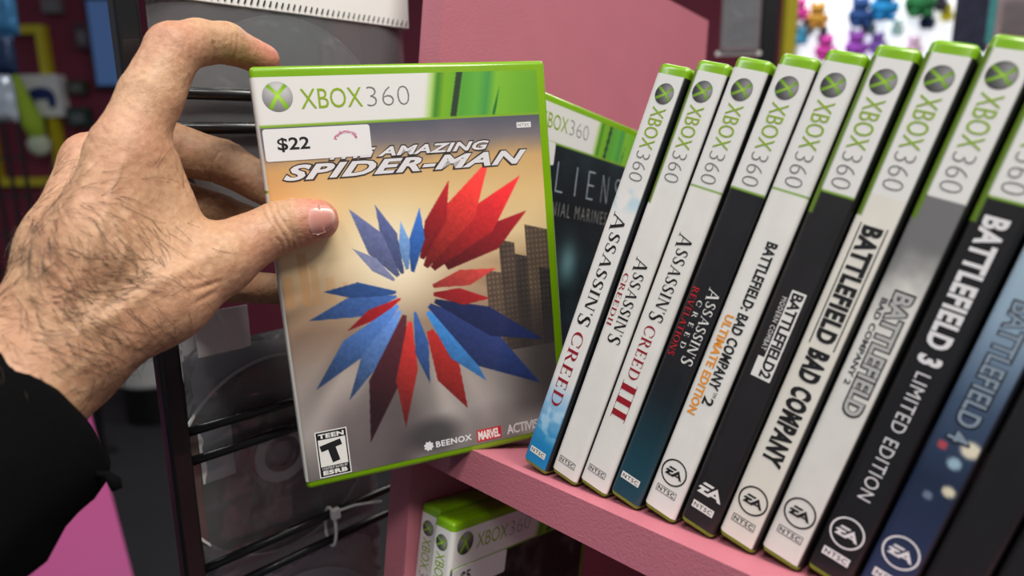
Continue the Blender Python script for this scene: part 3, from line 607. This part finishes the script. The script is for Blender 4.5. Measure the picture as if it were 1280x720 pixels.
def skin_mat():
    m = bpy.data.materials.new('skin'); m.use_nodes = True; nt = m.node_tree; b = nt.nodes['Principled BSDF']; N = nt.nodes.new
    a = N('ShaderNodeAttribute'); a.attribute_name = 'ink'; tc = N('ShaderNodeTexCoord')
    n = N('ShaderNodeTexNoise'); n.inputs['Scale'].default_value = 420; n.inputs['Detail'].default_value = 6
    mx = N('ShaderNodeMix'); mx.data_type = 'RGBA'; mx.blend_type = 'MULTIPLY'; mx.inputs[0].default_value = .55
    rp = N('ShaderNodeValToRGB'); rp.color_ramp.elements[0].position = .3; rp.color_ramp.elements[0].color = (.62, .5, .45, 1); rp.color_ramp.elements[1].position = .68
    L = nt.links.new; L(tc.outputs['Object'], n.inputs['Vector']); L(n.outputs['Fac'], rp.inputs[0]); L(a.outputs['Color'], mx.inputs[6]); L(rp.outputs[0], mx.inputs[7]); L(mx.outputs[2], b.inputs['Base Color'])
    vo = N('ShaderNodeTexVoronoi'); vo.inputs['Scale'].default_value = 900; vo.feature = 'DISTANCE_TO_EDGE'
    bp = N('ShaderNodeBump'); bp.inputs['Strength'].default_value = .35; bp.inputs['Distance'].default_value = .0004; L(tc.outputs['Object'], vo.inputs['Vector']); L(vo.outputs['Distance'], bp.inputs['Height'])
    b2 = N('ShaderNodeBump'); b2.inputs['Strength'].default_value = .4; b2.inputs['Distance'].default_value = .0008; L(n.outputs['Fac'], b2.inputs['Height']); L(bp.outputs[0], b2.inputs['Normal']); L(b2.outputs[0], b.inputs['Normal'])
    setin(b, Roughness=.5, Subsurface_Weight=.18, Subsurface_Radius=(.004, .0016, .0008), Subsurface_Scale=1.0, Specular_IOR_Level=.4)
    return m
SKIN = skin_mat()
mesh('hand', loc(hv), hf, SKIN, ps, True, skin)['label'] = 'bare hand with thumb in front of the case and fingers behind'
# thumb nail
dx = (th[4]-th[2])/np.linalg.norm(th[4]-th[2]); nn = np.array([.10, .06, -1.]); nn -= dx*(nn @ dx); nn /= np.linalg.norm(nn); dy = np.cross(nn, dx)
nu, nv_ = 15, 15; vs = []; cs = []
for lift in (0, 1):
    for i in range(nu):
        for j in range(nv_):
            s = i/(nu-1); t = j/(nv_-1)*2-1; rr = 9.2-1.5*s**2
            half = 46*(1-.22*s**3)*(1 if s < .8 else 1-.9*(s-.8)**2*6)*(1 if s > .2 else .82+.9*s); an = math.radians(half*t)
            L_ = 12.2*(s-.12*t*t*(1 if s > .5 else -.5))
            p = th[4]+dx*(L_-4.6)+(nn*math.cos(an)+dy*math.sin(an))*(rr-.1+.55*(1-abs(t)**4)*lift*(.55+.45*s))
            vs.append(p); cs.append(np.array((192, 132, 120))+np.array((14, 30, 26))*sst(np.array(s), .82, .95)+np.array((12, 20, 18))*(1-sst(np.array(s), .08, .26)))
g = lambda l, i, j: l*nu*nv_+i*nv_+j
fs = [(g(1, i, j), g(1, i+1, j), g(1, i+1, j+1), g(1, i, j+1)) for i in range(nu-1) for j in range(nv_-1)]
rim = [(i, 0) for i in range(nu)]+[(nu-1, j) for j in range(1, nv_)]+[(i, nv_-1) for i in range(nu-2, -1, -1)]+[(0, j) for j in range(nv_-2, 0, -1)]
fs += [(g(0, *rim[k]), g(0, *rim[(k+1) % len(rim)]), g(1, *rim[(k+1) % len(rim)]), g(1, *rim[k])) for k in range(len(rim))]
nl = bpy.data.materials.new('nail'); nl.use_nodes = True; nb = nl.node_tree.nodes['Principled BSDF']; na = nl.node_tree.nodes.new('ShaderNodeAttribute'); na.attribute_name = 'ink'
nl.node_tree.links.new(na.outputs['Color'], nb.inputs['Base Color']); setin(nb, Roughness=.3, Coat_Weight=.3)
mesh('thumbnail', loc(vs), fs, nl, ps, True, np.array(cs))
# hairs over the back of the hand and the wrist
dens = np.exp(-(((PX[:, 0]-95)/75)**2+((PX[:, 1]-385)/80)**2))+.5*np.exp(-(((PX[:, 0]-110)/60)**2+((PX[:, 1]-290)/50)**2))+.05*((PX[:, 0] < 220) & (PX[:, 1] > 200))
dens = dens*(hn[:, 2] < .15)*(PX[:, 0] > -30); dens /= dens.sum(); pick = rng.choice(len(hv), 1250, p=dens); hb = MB()
for i in pick:
    p = hv[i].copy(); n = hn[i]; sw = fbm(np.array([p[0]*.05]), np.array([p[1]*.05]), 7)[0]; a = math.radians(-5+150*(sw-.47)+random.gauss(0, 16)+(35 if PX[i, 1] > 380 else 10))
    d = np.array([math.cos(a), math.sin(a), 0.0]); d -= n*(d @ n); d /= np.linalg.norm(d); cv = np.cross(n, d)*random.uniform(-.9, 1.1); ln = random.uniform(6, 14); pts = []
    for k in range(5): s = k/4; pts.append(p+n*(.05+1.5*math.sin(s*2.3)*.55)+(d*s+cv*s*s*.5)*ln)
    hb.tube(loc(pts).tolist(), [.06, .06, .055, .045, .02], 3, False)
ho = hb.build('arm_hair', mat('hair', (52, 36, 26), .5), ps); ho['kind'] = 'stuff'
# black sleeve with its cuff rolled over the wrist
A, B = cm(20, 514, 243), cm(-168, 648, 205); ax_ = (B-A)/np.linalg.norm(B-A); e1 = np.cross(ax_, np.array([0, 0, 1.])); e1 /= np.linalg.norm(e1); e2 = np.cross(ax_, e1)
prof = [(14, 29), (4, 31), (-1.5, 33.5), (-2, 36), (1, 38), (8, 39), (18, 38.5), (30, 40), (50, 43), (75, 46), (100, 49)]; n = 72; vs = []
for i, (s, r) in enumerate(prof):
    for k in range(n):
        a = 2*math.pi*k/n; w_ = 1+.05*math.sin(3*a+s*.08)*min(1, max(0, s)/30)+.03*math.sin(a*5-s*.15+1)*min(1, max(0, s)/20)+.012*math.sin(a*11+s*.3)
        rib = .35*math.sin(k*math.pi*.5*2)*(i < 7 and i > 2)
        vs.append(A+ax_*s+(e1*math.cos(a)*1.08+e2*math.sin(a)*.86)*(r*w_+rib))
fs = [(i*n+k, (i+1)*n+k, (i+1)*n+(k+1) % n, i*n+(k+1) % n) for i in range(len(prof)-1) for k in range(n)]
SLEEVE = mat('black_knit', (7, 7, 8), 1.0, .2, 300, .6, 1800, Specular_IOR_Level=.1)
mesh('sleeve', loc(vs), fs, SLEEVE, ps, True)
cc = [cm(102, 600, 232), cm(118, 592, 232), cm(134, 593, 232), cm(143, 601, 232), cm(147, 612, 232)]
MB().tube(loc(cc).tolist(), [1.1, 1.0, 1.3, 2.2, 1.7], 8).build('cuff_cord', SLEEVE, ps, True)
# ------------------------------------------------------------------ black wire rack with discs in clear bags
RX = np.array([855., -193, 850]); RX /= np.linalg.norm(RX); RZ = UP.copy(); RX -= RZ*(RX @ RZ); RX /= np.linalg.norm(RX); RY = np.cross(RZ, RX)
RO = cm(222, 560, 346)
def rk(px, py, off=0):
    d = np.array([(px-640)/F, (py-360)/F, 1.]); o = RO+RY*off; q = d*((o @ RY)/(d @ RY))-o; return q @ RX, q @ RZ
METAL = mat('black_wire', (14, 14, 15), .32, Coat_Weight=.2)
rack = thing('wire_rack', frame(RO, RX, RY, RZ), 'black wire rack of discs in clear bags behind the held case', 'rack')
for x in (0, 190): MB().box((x-5.2, -5, -1230), (x+5.2, 5, 420), 1.6).build('post', METAL, rack)
for x in (0, 190): MB().box((x-6, -190, -1250), (x+6, 190, -1228), 2).build('foot', METAL, rack)
bars = [rk(275, 118)[1], rk(275, 160)[1], rk(300, 521)[1], rk(303, 556)[1], rk(361, 665)[1], rk(380, 690)[1], rk(275, 118)[1]+150, rk(275, 118)[1]+166]
for z in bars: MB().tube([(-4, 0, z), (194, 0, z)], 3.0 if z > bars[2]+50 else 2.6, 10).build('bar', METAL, rack, True)
def film():
    m = bpy.data.materials.new('clear_film'); m.use_nodes = True; nt = m.node_tree; N = nt.nodes.new; nt.nodes.remove(nt.nodes['Principled BSDF'])
    t = N('ShaderNodeBsdfTransparent'); g = N('ShaderNodeBsdfGlossy'); g.inputs['Roughness'].default_value = .12; fr_ = N('ShaderNodeFresnel'); fr_.inputs[0].default_value = 1.7; mx = N('ShaderNodeMixShader')
    tc = N('ShaderNodeTexCoord'); n = N('ShaderNodeTexNoise'); n.inputs['Scale'].default_value = 28; n.inputs['Detail'].default_value = 3; bp = N('ShaderNodeBump'); bp.inputs['Strength'].default_value = .8; bp.inputs['Distance'].default_value = .006
    L = nt.links.new; L(tc.outputs['Object'], n.inputs[0]); L(n.outputs['Fac'], bp.inputs['Height']); L(bp.outputs[0], g.inputs['Normal']); L(bp.outputs[0], fr_.inputs['Normal'])
    L(fr_.outputs[0], mx.inputs[0]); L(t.outputs[0], mx.inputs[1]); L(g.outputs[0], mx.inputs[2]); df = N('ShaderNodeBsdfDiffuse'); df.inputs[0].default_value = (.8, .8, .82, 1); m2_ = N('ShaderNodeMixShader'); m2_.inputs[0].default_value = .13
    L(mx.outputs[0], m2_.inputs[1]); L(df.outputs[0], m2_.inputs[2]); L(m2_.outputs[0], nt.nodes['Material Output'].inputs[0]); return m
FILM = film()
DISC = mat('silver_disc', (226, 225, 230), .2, .15, 14, Metallic=.0, Coat_Weight=.5); CARD = mat('white_card', (232, 230, 226), .6, .05, 20)
def insert_mat(name, c1, c2, sc):  # two-tone mottle paints the bags' reflections and haze into the card colour
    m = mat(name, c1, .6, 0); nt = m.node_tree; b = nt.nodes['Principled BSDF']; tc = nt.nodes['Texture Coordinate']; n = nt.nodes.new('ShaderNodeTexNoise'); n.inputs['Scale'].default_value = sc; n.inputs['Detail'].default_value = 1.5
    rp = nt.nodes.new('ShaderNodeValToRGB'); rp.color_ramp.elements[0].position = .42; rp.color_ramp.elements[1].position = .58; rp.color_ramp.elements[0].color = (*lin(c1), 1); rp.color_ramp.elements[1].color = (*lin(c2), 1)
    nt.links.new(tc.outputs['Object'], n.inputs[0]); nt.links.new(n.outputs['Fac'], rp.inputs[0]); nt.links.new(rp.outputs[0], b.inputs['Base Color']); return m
SMOKE = mat('smoky_disc', (96, 84, 78), .15, .4, 12, Coat_Weight=.6)
def package(label, x0, x1, z0, z1, disc, header, cards, back, dm=None):
    o = thing('disc_package', frame(RO, RX, RY, RZ) @ Matrix.Translation((0, 0, z0*.001)), label, 'disc', 'bagged discs on the wire rack'); h = z1-z0
    nx, nz = 26, 30; v = []
    for y in (5.2, 13.5):
        for i in range(nx+1):
            for j in range(nz+1):
                s, t = i/nx, j/nz; pf = (min(1, 7*s, 7*(1-s))*min(1, 7*t, 7*(1-t)))**.5; v.append((x0+(x1-x0)*s, 9.3+(y-9.3)*(.06+.94*pf)+random.uniform(-.25, .25), h*t))
    K = (nx+1)*(nz+1); g = lambda l, i, j: l*K+i*(nz+1)+j
    f = [(g(0, i, j), g(0, i+1, j), g(0, i+1, j+1), g(0, i, j+1)) for i in range(nx) for j in range(nz)]+[(g(1, i, j), g(1, i, j+1), g(1, i+1, j+1), g(1, i+1, j)) for i in range(nx) for j in range(nz)]
    mesh('bag', v, f, FILM, o, True)
    if back: MB().box((x0+2, 11.6, 3), (x1-2, 12.2, h-4)).build('paper_insert', back, o)  # backing card carrying the painted reflection and haze mottle
    if disc:
        dx, dz = disc; r = [(7.5, -.6), (21, -.6), (22, -.8), (58.6, -.6), (60, -.2), (60, .5), (7.5, .5), (7.5, -.6)]
        d = MB().lathe(r, (dx, 8.6, dz-z0), 72, 1).build('disc', dm or DISC, o); MB().lathe([(59.0, -.9), (60.3, -.9), (60.3, .6)], (dx, 8.6, dz-z0), 72, 1).build('disc_rim', CARD, d); MB().lathe([(11, -.95), (17, -.95), (17, -.5)], (dx, 8.6, dz-z0), 40, 1).build('hub_ring', CARD, d)
    for (a0, b0, a1, b1) in cards: MB().box((a0, 7.0, b0-z0), (a1, 7.4, b1-z0)).build('label_card', CARD, o)
    if header:
        hz0, hz1 = header; MB().box((x0-1, 4.2, hz0-z0), (x1+1, 14.6, hz1-z0), .6).build('header_card', CARD, o)
        b = MB()
        for k in range(44): xx = x0+2+(x1-x0-4)*k/43; b.tube([(xx, 3.9, hz0-z0+2.0), (xx+1.1, 3.9, hz0-z0+4.6)], .45, 5)
        b.build('stitching', METAL, o); xm = (x0+x1)/2; MB().box((xm-12, 3.8, hz1-z0-12), (xm+12, 4.4, hz1-z0-6), .3).build('hang_slot', METAL, o)
    return o
c1 = rk(365, 165, 9); c2 = rk(352, 566, 9); hd = rk(340, 16, 9)[1]
package('bagged disc with white stitched header hanging at the top of the wire rack', rk(188, 60, 9)[0], rk(505, 60, 9)[0], c1[1]-64, hd+36, c1, (hd, hd+36), [], insert_mat('maroon_haze_insert', (120, 60, 66), (168, 158, 160), 14))  # maroon card, with pale bag haze painted into its colour
w0, w1 = rk(244, 530, 9), rk(293, 590, 9); u0, u1 = rk(240, 392, 9), rk(312, 432, 9); t0, t1 = rk(256, 668, 9), rk(330, 690, 9)
package('bagged disc with white label blocks low on the wire rack', rk(233, 500, 9)[0], c2[0]+64, c2[1]-66, c2[1]+74, c2, None, [(w0[0], w1[1], w1[0], w0[1]), (u0[0], u1[1], u1[0], u0[1])], insert_mat('painted_haze_insert', (196, 178, 178), (170, 170, 174), 9), SMOKE)
package('pale bagged disc at the foot of the wire rack under the double bar', rk(250, 600, 9)[0], c2[0]+64, c2[1]-215, c2[1]-70, (c2[0], c2[1]-142), None, [], insert_mat('pale_haze_insert', (214, 208, 208), (186, 168, 172), 10))
zt_ = rk(412, 640, 0); z_a, z_b = bars[4], bars[5]
pts = [(zt_[0]+3.2*math.cos(a)*.3, -4.6*math.cos(a)-0, (z_a+z_b)/2+((z_a-z_b)/2+4.4)*math.sin(a)) for a in np.linspace(0, 2*math.pi, 25)]
zp = np.array(RO)+RX*0
zo = thing('zip_tie', frame(RO, RX, RY, RZ), 'white plastic zip tie looped around the two lower rack bars', 'zip tie')
MB().tube(pts, 1.0, 6, False).build('strap', CARD, zo, True)
MB().box((zt_[0]-2, -7.5, z_a-1), (zt_[0]+3.5, -3.8, z_a+5.5), .6).tube([(zt_[0]+1, -5, z_a+3), (zt_[0]+10, -13, z_a+7), (zt_[0]+26, -18, z_a+5)], .8, 6).build('lock_head', CARD, zo)
# ------------------------------------------------------------------ the shop behind
def hang(px, py, z): return Matrix.Translation(W(px, py, z))
def WY(px, py, y):
    d = M3 @ np.array([(px-640)/F, (py-360)/F, 1.]); return Vector(EYE+d*(y/d[1]))
def hy(px, py, y): return Matrix.Translation(WY(px, py, y))
def S(px, z): return px*z/F              # pixels at depth z -> millimetres
YEL = mat('yellow_enamel', (206, 190, 30), .4); PINK2 = mat('magenta_pink', (176, 72, 128), .5, .06, 8)
# yellow frame
z = 4200; o = thing('display_rack', hy(80, 232, 4.17), 'yellow metal rack fixed to the maroon back wall', 'rack')
h = (WY(80, 31, 4.17).z-WY(80, 232, 4.17).z)*1000; wd_ = S(80, z); tk = S(10, z)/2
for x in (0, -wd_): MB().box((x-tk, -tk, 0), (x+tk, 40, h), 3).build('upright', YEL, o)
MB().box((-wd_, -tk*.9, h-2*tk), (0, 40, h), 3).build('top_rail', YEL, o); MB().box((-wd_, -tk*.8, 0), (0, 40, 2*tk), 3).build('lower_rail', YEL, o)
# black grid panel with hanging goods
z = 1650; p = W(-20, 330, z); o = thing('grid_panel', Matrix.Translation((p.x, p.y, 0)), 'black wire grid panel standing left of the yellow frame', 'grid panel'); zt = W(0, 148, z).z*1000
for k in range(5): MB().box((k*34-3, -3, 0), (k*34+3, 3, zt)).build('wire', METAL, o)
for k in range(14): MB().box((-10, -7, zt-k*90-6), (146, -2, zt-k*90)).build('wire', METAL, o)
FOIL = [mat('foil_blue', (70, 130, 175), .25, .5, 60, .8, 90, Metallic=.5), mat('foil_silver', (190, 200, 210), .2, .4, 50, .8, 90, Metallic=.6), mat('foil_navy', (30, 48, 80), .3, .4, 60, .8, 90, Metallic=.3)]
for k, (py0, py1, kk, lab) in enumerate(((-30, 42, 0, 'bright blue foil toy bag hanging above the grid panel'), (44, 92, 2, 'navy foil toy bag in the middle of the hanging foil bags'), (94, 152, 1, 'silver foil toy bag just above the wire grid panel'))):
    z = 1560; c0 = W(2, (py0+py1)/2, z); o = thing('foil_bag', Matrix.Translation(c0), lab, 'toy bag', 'foil bags on the grid panel'); hw, hh = S(17, z), S((py1-py0)/2, z)
    bm = MB(); n = 14; vs = [((i/n*2-1)*hw, s*16*(max(0, (1-(i/n*2-1)**4)*(1-(j/n*2-1)**4)))**.5+random.uniform(-2, 2), (j/n*2-1)*hh) for s in (-1, 1) for i in range(n+1) for j in range(n+1)]
    K = (n+1)**2; fs = [(l*K+i*(n+1)+j, l*K+(i+1)*(n+1)+j, l*K+(i+1)*(n+1)+j+1, l*K+i*(n+1)+j+1) for l in (0, 1) for i in range(n) for j in range(n)]
    mesh('pouch', vs, fs, FOIL[kk], o, True); MB().box((-hw, -3, hh-14), (hw, 3, hh), 1).build('header_strip', FOIL[(kk+1) % 3], o)
# boxed controller
z = 4200; o = thing('gadget_box', hy(58, 146, 4.14), 'white box printed with a dark blue controller by the yellow frame', 'box'); hw, hh = S(22, z), S(48, z)
MB().box((-hw, -20, 0), (hw, 60, hh), 2).build('carton', CARD, o)
MB().ball((0, -21, hh*.55), (hw*.7, 2, hh*.16)).ball((-hw*.55, -21, hh*.4), (hw*.25, 2, hh*.22)).ball((hw*.55, -21, hh*.4), (hw*.25, 2, hh*.22)).build('controller_print', mat('print_blue', (28, 44, 110), .5), o, True)
# lime feather toy
z = 4100; o = thing('feather_toy', hy(50, 185, 4.06), 'lime green feather duster toy hanging in front of the white box', 'toy'); L = S(1, z)
MB().tube([(-L*18, 0, L*92), (-L*12, 0, L*60), (-L*4, 0, L*30), (2, 0, L*12)], [L*3, L*8, L*12, L*9], 12).build('feather_body', mat('lime_fur', (176, 208, 60), .9, .3, 90, 1, 160), o, True)
MB().ball((0, 0, L*4), (L*13, L*11, L*14), 3, .12).build('feather_tip', mat('white_fur', (214, 222, 190), .9, .2, 90, 1, 160), o, True)
# monitor
z = 4200; o = thing('monitor', hy(139, 112, 4.16), 'dark monitor with a blue screen on the maroon wall', 'monitor'); hw, hh = S(19, z), S(106, z)
MB().box((-hw, 0, 0), (hw, 40, hh), 4).build('housing', mat('black_plastic', (16, 16, 18), .4), o)
scr = mat('blue_screen', (46, 72, 120), .2); sb = scr.node_tree.nodes['Principled BSDF']; setin(sb, Emission_Color=(.10, .20, .45, 1), Emission_Strength=.35)
MB().box((-hw*.82, -2, hh*.05), (hw*.82, 2, hh*.94)).build('screen', scr, o)
# boxed goods on the wall
for px, py, w_, h_, kk, lab in ((96, 118, 20, 16, (58, 62, 40), 'small olive boxed toy on the back wall between frame and monitor'), (98, 158, 26, 22, (36, 60, 52), 'small dark green boxed toy low on the back wall near the monitor'), (64, 16, 22, 16, (120, 110, 112), 'small grey boxed toy above the yellow frame on the back wall'), (104, 62, 18, 30, (70, 40, 50), 'small plum boxed toy beside the monitor on the back wall')):
    z = 4200; o = thing('toy_box', hy(px, py, 4.15), lab, 'toy box', 'boxed toys on the back wall'); hw, hh = S(w_/2, z), S(h_, z); mm = mat('toy_box_%d' % px, kk, .5, .3, 12)
    MB().box((-hw, 0, 0), (hw, 60, hh), 2).build('carton', mm, o); MB().box((-hw*.6, -3, hh*.2), (hw*.6, 1, hh*.7)).build('window', FILM, o)
# pink plinth, white tub on the floor
A_ = [W(170, 735, 1100), W(103, 480, 1400)]; p = Vector((A_[0].x, A_[0].y, 0)); q = Vector((A_[1].x, A_[1].y, 0))
o = thing('display_plinth', Matrix.Translation(p), 'bright pink display plinth behind the sleeve', 'plinth')
zt = A_[1].z*1000; zl = A_[0].z*1000
MB().add([(-700, 0, 0), (0, 0, 0), (0, 0, zl), (-700, 0, zl), (-700, 300, 0), ((q.x-p.x)*1000, (q.y-p.y)*1000, 0), ((q.x-p.x)*1000, (q.y-p.y)*1000, zt), (-700, 300, zt)],
         [(0, 1, 2, 3), (4, 7, 6, 5), (1, 5, 6, 2), (3, 2, 6, 7), (0, 3, 7, 4), (0, 4, 5, 1)]).build('plinth_body', PINK2, o)
MB().box((-690, 20, 0), (-20, 60, 60)).build('kick_board', METAL, o)
z = 3300; p = W(178, 486, z); o = thing('tub', Matrix.Translation((p.x, p.y+.15, 0)), 'large round white tub standing on the dark floor', 'tub'); zb = max(0, p.z*1000)
r = S(52, z); MB().lathe([(0, 4), (r*.86, 4), (r*.94, 24), (r, 420), (r*1.05, 424), (r*1.05, 440), (r*.97, 440), (r*.9, 40), (0, 40)], (0, 0, zb), 48).build('bowl', CARD, o, True)
MB().lathe([(0, 0), (r*.8, 0), (r*.8, max(6, zb+6)), (0, max(6, zb+6))], (0, 0, 0), 40).build('base', METAL, o)
z = 3000; p = W(118, 494, z); o = thing('yellow_ball', Matrix.Translation((p.x, p.y, 0)), 'small yellow ball on a stand beside the white tub', 'ball')
MB().ball((0, 0, p.z*1000), S(8, z)).build('ball', YEL, o, True); MB().lathe([(0, 0), (60, 0), (14, 20), (14, p.z*1000-20), (0, p.z*1000-20)]).build('stand', METAL, o)
# right: lit display with toys
z = 2700; p = W(1090, 340, z); o = thing('lit_display', Matrix.Translation((p.x, p.y, 0)), 'bright backlit white display wall behind the game cases', 'display'); hw = S(110, z); PY = p.y; zt = WY(1090, -60, p.y).z*1000
lit = mat('lit_white', (240, 240, 244), .6); setin(lit.node_tree.nodes['Principled BSDF'], Emission_Color=(.92, .95, 1, 1), Emission_Strength=1.0)
MB().box((-hw, 0, 600), (hw, 20, zt), 3).build('lit_panel', lit, o); MB().box((-hw-20, 20, 0), (hw+20, 60, zt+20), 3).build('back_board', CARD, o)
toys = [(1073, 18, 15, (30, 70, 130), 'navy and cyan'), (1102, 8, 17, (20, 130, 190), 'cyan blue'), (1146, 2, 18, (30, 110, 60), 'dark green'), (998, 14, 11, (205, 50, 150), 'magenta'), (1020, 22, 13, (190, 140, 50), 'mustard'), (1008, 34, 9, (120, 120, 125), 'grey'),
        (1084, 34, 9, (110, 140, 150), 'pale teal'), (1157, 26, 10, (20, 40, 80), 'navy'), (1030, 62, 13, (200, 60, 160), 'hot pink'), (1068, 58, 14, (150, 70, 180), 'violet'), (1095, 56, 11, (130, 90, 180), 'lilac'), (1028, 46, 8, (70, 80, 110), 'slate'),
        (1175, 5, 9, (40, 40, 50), 'charcoal'), (1182, 18, 8, (200, 190, 30), 'yellow'), (1000, 46, 9, (60, 150, 190), 'sky blue'), (1140, 60, 10, (225, 190, 215), 'blush pink'), (1120, 36, 8, (190, 220, 215), 'mint')]
for px, py, r_, kk, nm in toys:
    z = 2600; r_ *= 1.1; r = S(r_, z); o = thing('plush_toy', Matrix.Translation(WY(px, py+r_, PY-r*.0006)), nm+' plush toy on the lit white display', 'toy', 'plush toys on the lit display'); m = mat('plush_'+nm.replace(' ', '_'), kk, .9, .15, 60, .6, 200)
    MB().ball((0, 0, r*.7), (r*.75, r*.6, r*.7)).build('body', m, o, True); hd_ = MB().ball((0, -r*.1, r*1.5), (r*.62, r*.55, r*.55)).build('head', m, o, True)
    for s in (-1, 1): MB().ball((s*r*.45, 0, r*1.95), (r*.2, r*.15, r*.28)).build('ear', m, hd_, True); MB().ball((s*r*.7, -r*.2, r*.8), (r*.22, r*.22, r*.42)).build('arm', m, o, True); MB().ball((s*r*.4, -r*.35, r*.15), (r*.28, r*.4, r*.2)).build('foot', m, o, True)
# yellow pole and black stand with a clear bag, right of the divider
z = 1900; p = W(984, 70, z); o = thing('yellow_pole', Matrix.Translation((p.x, p.y, 0)), 'slim yellow pole in front of the lit display', 'pole'); tk = S(7, z)
MB().box((-tk, -tk, 0), (tk, tk, 2050), 3).build('pole', YEL, o); MB().lathe([(0, 0), (160, 0), (160, 12), (0, 12)]).build('base', YEL, o)
z = 1100; p = W(958, 70, z); o = thing('bag_stand', Matrix.Translation((p.x, p.y, 0)), 'black stand post just behind the pink divider', 'stand'); tk = S(10, z)
MB().box((-tk, -tk*.6, 0), (tk, tk*.6, 1900), 2).build('post', METAL, o); MB().box((-tk-90, -8, 1350+S(298, z)), (tk, 8, 1350+S(310, z))).build('arm', METAL, o); zl = W(930, 70, z).z*1000; MB().box((-tk-S(55, z), -10, zl), (-tk, -4, zl+S(5, z))).build('arm', CARD, o)
MB().lathe([(0, 0), (180, 0), (180, 10), (0, 10)]).build('base', METAL, o)
o = thing('clear_pouch', hang(924, 64, z-15), 'grey clear pouch hanging on the black stand', 'pouch'); hw, hh = S(24, z), S(110, z)
MB().box((-hw, -3, 0), (hw, 3, hh), 1.5).build('film', FILM, o); MB().box((-hw*.85, 4, hh*.05), (hw*.85, 6, hh*.9)).build('card', mat('pouch_card', (120, 122, 134), .5, .5, 18), o)
z = 1500; o = thing('toy_packet', hang(1210, 66, z), 'dark toy packet with teal edge hanging beside the lit display', 'packet'); hw, hh = S(22, z), S(100, z)
MB().box((-hw, -4, 0), (hw, 4, hh), 2).build('pouch', mat('packet_dark', (54, 56, 74), .3, .7, 40, .8, 60), o); MB().box((hw*.8, -6, hh*.1), (hw*1.25, 6, hh), 2).build('teal_edge', mat('packet_teal', (80, 160, 160), .4, .3, 40), o)
z = 2300; o = thing('toy_packet', hang(1262, 62, z), 'dusky pink toy packet at the end of the lit display', 'packet'); hw, hh = S(24, z), S(100, z)
MB().box((-hw, -4, 0), (hw, 30, hh), 2).build('carton', mat('packet_pink', (176, 150, 150), .5, .5, 20), o); MB().box((-hw*.7, -7, hh*.2), (hw*.7, -3, hh*.6)).build('window', FILM, o)
